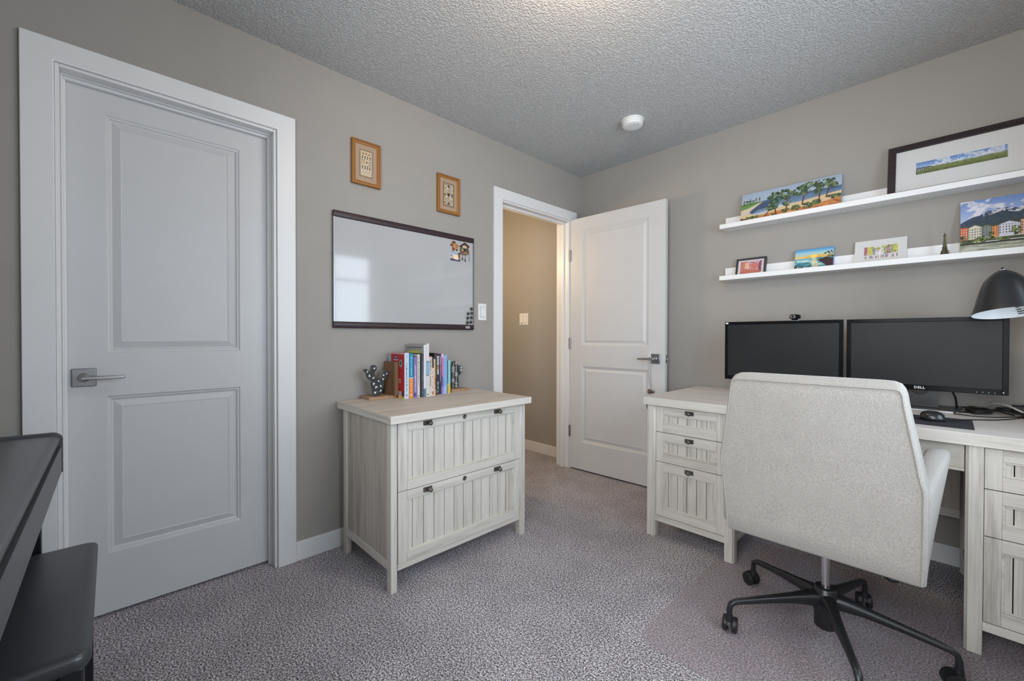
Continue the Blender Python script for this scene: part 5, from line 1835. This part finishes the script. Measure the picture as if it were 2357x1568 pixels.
# cables
b = B()
pts = []
for k in range(90):
    a = 2 * PI * k / 18
    r = 1 + 0.10 * math.sin(k * 1.7)
    pts.append((2.272 + 0.036 * r * math.cos(a), -0.165 + 0.075 * r * math.sin(a), DZ + 0.004 + 0.014 * k / 90 + 0.002 * math.sin(k * 0.9)))
b.tube([(2.212, -0.215, DZ + 0.003), (2.23, -0.2, DZ + 0.003)] + pts + [(2.33, -0.14, DZ + 0.012), (2.37, -0.175, DZ + 0.004)], 0.0032, 7)
tag(b.done('coiled_cable', M['cable_black'], smooth=60), 'black cable wound in a coil behind the mouse pad', 'cable')
b = B()
b.tube([(2.196, -0.292, DZ + 0.0025), (2.25, -0.315, DZ + 0.0025), (2.31, -0.292, DZ + 0.0025), (2.36, -0.245, DZ + 0.0045), (2.405, -0.205, DZ + 0.006), (2.47, -0.17, DZ + 0.0025)], 0.0022, 8)
tag(b.done('thin_cable', M['cable_black'], smooth=60), 'thin black cable lying in front of the coiled cable', 'cable')
b = B()
b.tube([(2.31, -0.060, DZ + 0.004), (2.33, -0.075, DZ + 0.010), (2.345, -0.115, DZ + 0.016), (2.37, -0.145, DZ + 0.012), (2.42, -0.165, DZ + 0.004), (2.48, -0.13, DZ + 0.004)], 0.0042, 8)
b.tube([(2.33, -0.045, DZ + 0.014), (2.355, -0.085, DZ + 0.022), (2.378, -0.12, DZ + 0.014), (2.44, -0.135, DZ + 0.005)], 0.0040, 8)
tag(b.done('cable_bundle', M['cable_black'], smooth=60), 'tangled black power leads beside the wall, right of the coil', 'cable')
for dy, lab in ((0.0, 'white cable arching over the black leads, nearer the wall'), (-0.030, 'white cable arching over the black leads, nearer the desk edge')):
    b = B()
    b.tube([(2.292, -0.055 + dy * 0.5, DZ + 0.020), (2.306, -0.075 + dy * 0.7, DZ + 0.034), (2.330, -0.115 + dy, DZ + 0.045), (2.355, -0.15 + dy, DZ + 0.042), (2.378, -0.187 + dy, DZ + 0.030), (2.42, -0.2 + dy, DZ + 0.006), (2.50, -0.2 + dy, DZ + 0.004)], 0.0030, 8)
    tag(b.done('white_cable', M['cable_white'], smooth=60), lab, 'cable', 'white cables on the desk')
t = thing('power_bar', 'black power bar lying at the back of the desk by the wall', 'power bar', (2.50, -0.055, DZ))
B().box(2.372, 2.64, -0.078, -0.034, DZ + 0.0004, DZ + 0.034).done('bar_housing', M['blackplastic'], t, bevel=0.004)
b = B()
for k in range(5):
    b.box(2.40 + 0.048 * k, 2.425 + 0.048 * k, -0.068, -0.044, DZ + 0.034, DZ + 0.0352)
b.done('outlets', M['darkgap'], t)
b = B()
b.box(2.388, 2.425, -0.248, -0.205, DZ + 0.0005, DZ + 0.024)
tag(b.done('cable_connector', M['blackplastic'], bevel=0.003), 'black plug block joining the cables at the right of the desk', 'connector')

# desk lamp, its arm leaves the picture on the right
t = thing('desk_lamp', 'black dome desk lamp with white inside and printed warning label', 'lamp', (2.52, -0.30, DZ))
LX, LY, LZc = 2.337, -0.43, 1.180
TILT = Matrix.Translation((LX, LY, LZc)) @ Matrix.Rotation(math.radians(-6.0), 4, 'Y') @ Matrix.Rotation(math.radians(-10), 4, 'X')
PROF = [(0.0995, 0.0), (0.0985, 0.004), (0.0868, 0.037), (0.0770, 0.069), (0.0665, 0.100), (0.0545, 0.128), (0.0390, 0.149), (0.0230, 0.163), (0.0110, 0.1695), (0.0075, 0.1705)]
prof_o = PROF
n = 48
b = B(TILT)
b.lathe(prof_o, (0, 0, 0), n, cap=False)
b.done('lamp_shade', plain('lamp_black', (0.014, 0.014, 0.016), 0.30, spec=0.7, vary=0.1), t, smooth=60)
b = B(TILT)
b.lathe([(max(r - 0.0013, 0.002), max(z - 0.0012, 0.0)) for r, z in PROF], (0, 0, 0), n, cap=False)
ins = b.done('shade_lining', M['lamp_in'], t, smooth=60)
b = B(TILT)
# little printed lines inside the far side of the shade
for k, (zz, segs) in enumerate(((0.012, ((72, 60), (58, 50), (48, 30))), (0.020, ((73, 58), (56, 34))), (0.028, ((73, 64), (62, 40))), (0.037, ((74, 66), (64, 38))))):
    rr = 0.0970 - (zz - 0.004) * 0.3545 - 0.0008
    for si, (a0, a1) in enumerate(segs):
        hz = 0.0022 if si == 0 else 0.0009
        for q in range(6):
            t0 = math.radians(a0 + (a1 - a0) * q / 6)
            t1 = math.radians(a0 + (a1 - a0) * (q + (0.8 if si == 0 else 1.0)) / 6)
            b.quad((rr * math.cos(t0), rr * math.sin(t0), zz - hz), (rr * math.cos(t1), rr * math.sin(t1), zz - hz), ((rr - hz * 0.71) * math.cos(t1), (rr - hz * 0.71) * math.sin(t1), zz + hz), ((rr - hz * 0.71) * math.cos(t0), (rr - hz * 0.71) * math.sin(t0), zz + hz))
b.done('printed_label', M['ink'], ins)
b = B(TILT)
b.lathe([(0.0115, 0.169), (0.011, 0.172), (0.004, 0.1725)], (0, 0, 0), 20)
b.done('cap_ring', M['chrome'], t, smooth=40)
b = B(TILT @ Matrix.Translation((0, 0, 0.1715)) @ Matrix.Rotation(math.radians(14), 4, 'Y'))
b.lathe([(0.0038, 0), (0.0038, 0.010), (0.003, 0.011)], (0, 0, 0), 12)
b.done('switch_knob', M['blackplastic'], t, smooth=40)
b = B()
b.lathe([(0.012, 0), (0.013, 0.03), (0.008, 0.04)], TILT @ Vector((0, 0, 0.105)), 14)
b.ball(TILT @ Vector((0, 0, 0.082)), 0.026, 14)
b.done('bulb', M['lamp_in'], t, smooth=60)
b = B()
b.tube([TILT @ Vector((0.06, 0.0, 0.115)), (2.445, -0.38, 1.30), (2.50, -0.31, 1.285), (2.52, -0.30, 1.24), (2.52, -0.30, 0.79)], 0.006, 12)
b.done('lamp_arm', M['blackmetal'], t, smooth=60)
b = B()
b.lathe([(0.075, DZ + 0.0004), (0.076, DZ + 0.010), (0.070, DZ + 0.018), (0.02, DZ + 0.024), (0.012, DZ + 0.04)], (2.52, -0.30, 0), 36)
b.done('lamp_base', M['blackmetal'], t, smooth=50)

# ------------------------------------------------------------------ ornament hung on the hall door lever
t = thing('hanging_ornament', 'corded ornament with brown beads and clear glass drops hung on the door lever', 'ornament')
XO = XF2
t.matrix_basis = XO @ Matrix.Translation((w2 - 0.083, -0.057, 0.92))
lx = w2 - 0.083
b = B(XO)
b.tube([(lx - 0.008, -0.066, 0.905), (lx - 0.008, -0.068, 0.86), (lx - 0.003, -0.062, 0.77), (lx + 0.004, -0.050, 0.705)], 0.0018, 6)
b.tube([(lx + 0.010, -0.066, 0.905), (lx + 0.010, -0.068, 0.86), (lx + 0.006, -0.062, 0.77), (lx + 0.004, -0.050, 0.705)], 0.0018, 6)
loop = [(lx + 0.001 + 0.0095 * math.cos(a), -0.057 + 0.0135 * math.sin(a), 0.918 + 0.0125 * math.cos(a * 1.0) * 0) for a in (0,)]
for dx in (-0.008, 0.010):
    ring = [(lx + dx, -0.057 + 0.0115 * math.cos(a), 0.918 + 0.0115 * math.sin(a)) for a in [2 * PI * k / 16 for k in range(16)]]
    b.tube(ring, 0.0018, 6, closed=True)
b.tube([(lx + 0.004, -0.050, 0.705), (lx + 0.004, -0.046, 0.45)], 0.0008, 5)
b.done('cord', M['grey_lace'], t, smooth=60)
b = B(XO)
b.tube([(lx - 0.008, -0.064, 0.930), (lx - 0.002, -0.066, 0.952), (lx + 0.006, -0.066, 0.968), (lx + 0.012, -0.066, 0.962), (lx + 0.004, -0.066, 0.948), (lx + 0.010, -0.064, 0.930)], 0.0034, 7)
b.done('cord_knot', M['sticker'], t, smooth=60)
b = B(XO)
b.ball((lx - 0.008, -0.046, 0.690), 0.0155, 14, sc=(0.9, 0.9, 1.15))
b.ball((lx + 0.016, -0.048, 0.691), 0.0125, 12)
b.tube([(lx - 0.01, -0.046, 0.690), (lx + 0.02, -0.048, 0.691)], 0.006, 8)
b.done('wood_beads', M['bead'], t, smooth=60)
b = B(XO)
b.ball((lx + 0.022, -0.056, 0.696), 0.006, 8)
b.done('silver_bead', M['chrome'], t, smooth=60)
for zz, r, sc in ((0.588, 0.024, (0.75, 0.6, 1.3)), (0.543, 0.017, (0.8, 0.6, 1.2)), (0.508, 0.013, (0.8, 0.7, 1.5))):
    b = B(XO)
    b.ball((lx - 0.012 + 0.03 * (0.588 - zz) / 0.08, -0.046, zz), r, 12, sc=sc)
    b.done('glass_drop', M['crystal'], t, smooth=30)

# ------------------------------------------------------------------ digital piano and its bench
PX0, PX1 = 0.340, 1.700
pf, pbk = -3.002, -3.42
pn = thing('digital_piano', 'satin black digital piano with a closed lid along the near wall', 'piano', ((PX0 + PX1) / 2, -3.2, 0))
prof = [(pf, 0.680), (pf, 0.800 - 0.022)]
for k in range(1, 7):
    a = PI / 2 * k / 6
    prof.append((pf - 0.022 + 0.022 * math.cos(a), 0.778 + 0.022 * math.sin(a)))
prof += [(pbk, 0.808), (pbk, 0.66), (-3.06, 0.655)]
for xa in (PX0, PX1 - 0.011):
    B().prism(prof, xa, xa + 0.011, 'x').done('cheek', M['pianoblack'], pn, bevel=0.0015)
lid = [(pf - 0.006, 0.776), (pf - 0.005, 0.7835), (pf - 0.010, 0.789), (pf - 0.022, 0.7925), (pbk + 0.01, 0.7995), (pbk + 0.01, 0.774)]
B().prism(lid, PX0 + 0.013, PX1 - 0.013, 'x').done('lid', M['pianoblack'], pn, bevel=0.001)
B().box(PX0 + 0.0115, PX1 - 0.0115, pbk + 0.02, pf - 0.010, 0.7585, 0.775).done('key_strip', plain('piano_charcoal', (0.016, 0.016, 0.018), 0.5), pn)
B().box(PX0 + 0.0115, PX1 - 0.0115, pf - 0.030, pf - 0.002, 0.682, 0.757).done('front_panel', M['pianoblack'], pn, bevel=0.002)
B().box(PX0 + 0.0115, PX1 - 0.0115, pbk + 0.005, pf - 0.032, 0.672, 0.756).done('key_bed', M['pianoedge'], pn)
for xa in (PX0 + 0.004, PX1 - 0.026):
    B().box(xa, xa + 0.022, pbk + 0.01, -3.045, 0.03, 0.671).box(xa - 0.008 if xa < 1 else xa, xa + 0.022 if xa < 1 else xa + 0.030, pbk + 0.01, -3.03, 0.0, 0.03).done('leg_panel', M['pianoedge'], pn, bevel=0.002)
B().box(PX0 + 0.026, PX1 - 0.026, -3.40, -3.385, 0.22, 0.66).done('back_panel', M['pianoedge'], pn)

bn = thing('piano_bench', 'satin black piano bench tucked under the piano', 'bench', (0.733, -3.085, 0))
b = B()
bx0, bx1, by0, by1, bz = 0.431, 1.045, -3.245, -2.927, 0.482
rings = []
for z, ins in ((bz - 0.036, 0.012), (bz - 0.032, 0.004), (bz - 0.024, 0.0), (bz - 0.010, 0.0), (bz - 0.004, 0.003), (bz - 0.001, 0.009), (bz, 0.018)):
    rings.append([(x, y, z) for x, y in rounded(bx0 + ins, bx1 - ins, by0 + ins, by1 - ins, 0.024 - ins * 0.5, 8)])
b.loft(rings)
b.done('bench_seat', plain('bench_satin_black', (0.036, 0.038, 0.044), 0.36, spec=0.8, vary=0.1), bn, smooth=60)
for xa in (0.445, 0.985):
    for ya in (-2.972, -3.235):
        B().box(xa, xa + 0.042, ya, ya + 0.034, 0.0, bz - 0.036).done('leg', M['pianoedge'], bn, bevel=0.003)
    B().box(xa + 0.008, xa + 0.034, -3.201, -2.972, bz - 0.105, bz - 0.036).done('end_rail', M['pianoedge'], bn)
for ya in (-2.966, -3.229):
    B().box(0.487, 0.985, ya, ya + 0.022, bz - 0.105, bz - 0.036).done('long_rail', M['pianoedge'], bn)

# ------------------------------------------------------------------ light
def area(name, loc, rot, sx, sy, power, col, spread=PI):
    l = bpy.data.lights.new(name, 'AREA')
    l.shape = 'RECTANGLE'
    l.size, l.size_y = sx, sy
    l.energy = power
    l.color = col
    l.spread = spread
    o = bpy.data.objects.new(name, l)
    COL.objects.link(o)
    o.location = loc
    o.rotation_euler = rot
    return o


def lamp(name, loc, power, col, r):
    l = bpy.data.lights.new(name, 'POINT')
    l.energy = power
    l.color = col
    l.shadow_soft_size = r
    o = bpy.data.objects.new(name, l)
    COL.objects.link(o)
    o.location = loc
    return o


area('daylight_window', (W + 0.30, (WY0 + WY1) / 2, (WZ0 + WZ1) / 2), (0, PI / 2, 0), 1.65, 2.3, 66, (0.76, 0.87, 1.0))
lamp('ceiling_lamp', (1.375, -1.78, 2.27), 13, (1.0, 0.76, 0.52), 0.14)
lamp('hall_lamp', (-0.75, -1.0, 1.85), 30, (1.0, 0.73, 0.43), 0.10)
area('near_fill_light', ((NX0 + NX1) / 2, D - 0.25, (NZ0 + NZ1) / 2), (PI / 2, 0, 0), 1.4, 2.0, 86, (0.93, 0.96, 1.0))  # added fill light, shining in through the made-up window

w = bpy.data.worlds.new('sky')
SC.world = w
w.use_nodes = True
w.node_tree.nodes['Background'].inputs['Color'].default_value = (0.75, 0.86, 1.0, 1)
w.node_tree.nodes['Background'].inputs['Strength'].default_value = 1.0

# ------------------------------------------------------------------ camera
cam = bpy.data.cameras.new('camera')
cam.sensor_fit = 'HORIZONTAL'
cam.sensor_width = 36.0
cam.lens = 36.0 * 963.41 / 2357.0
cam.clip_start = 0.02
co = bpy.data.objects.new('camera', cam)
COL.objects.link(co)
r_ = Vector((0.69194, 0.72196, 0.00185))
u_ = Vector((-0.00786, 0.00497, 0.99996))
f_ = Vector((-0.72191, 0.69192, -0.00911))
co.matrix_world = Matrix(((r_.x, u_.x, -f_.x, 2.1784), (r_.y, u_.y, -f_.y, -2.8969), (r_.z, u_.z, -f_.z, 1.0862), (0, 0, 0, 1)))
SC.camera = co
SC.view_settings.view_transform = 'Standard'
SC.view_settings.look = 'None'
SC.view_settings.exposure = 0.0
SC.cycles.max_bounces = 10
SC.cycles.diffuse_bounces = 6
SC.cycles.transparent_max_bounces = 16
SC.cycles.sample_clamp_indirect = 6.0
SC.cycles.caustics_reflective = False
SC.cycles.caustics_refractive = False
SC.cycles.use_denoising = True
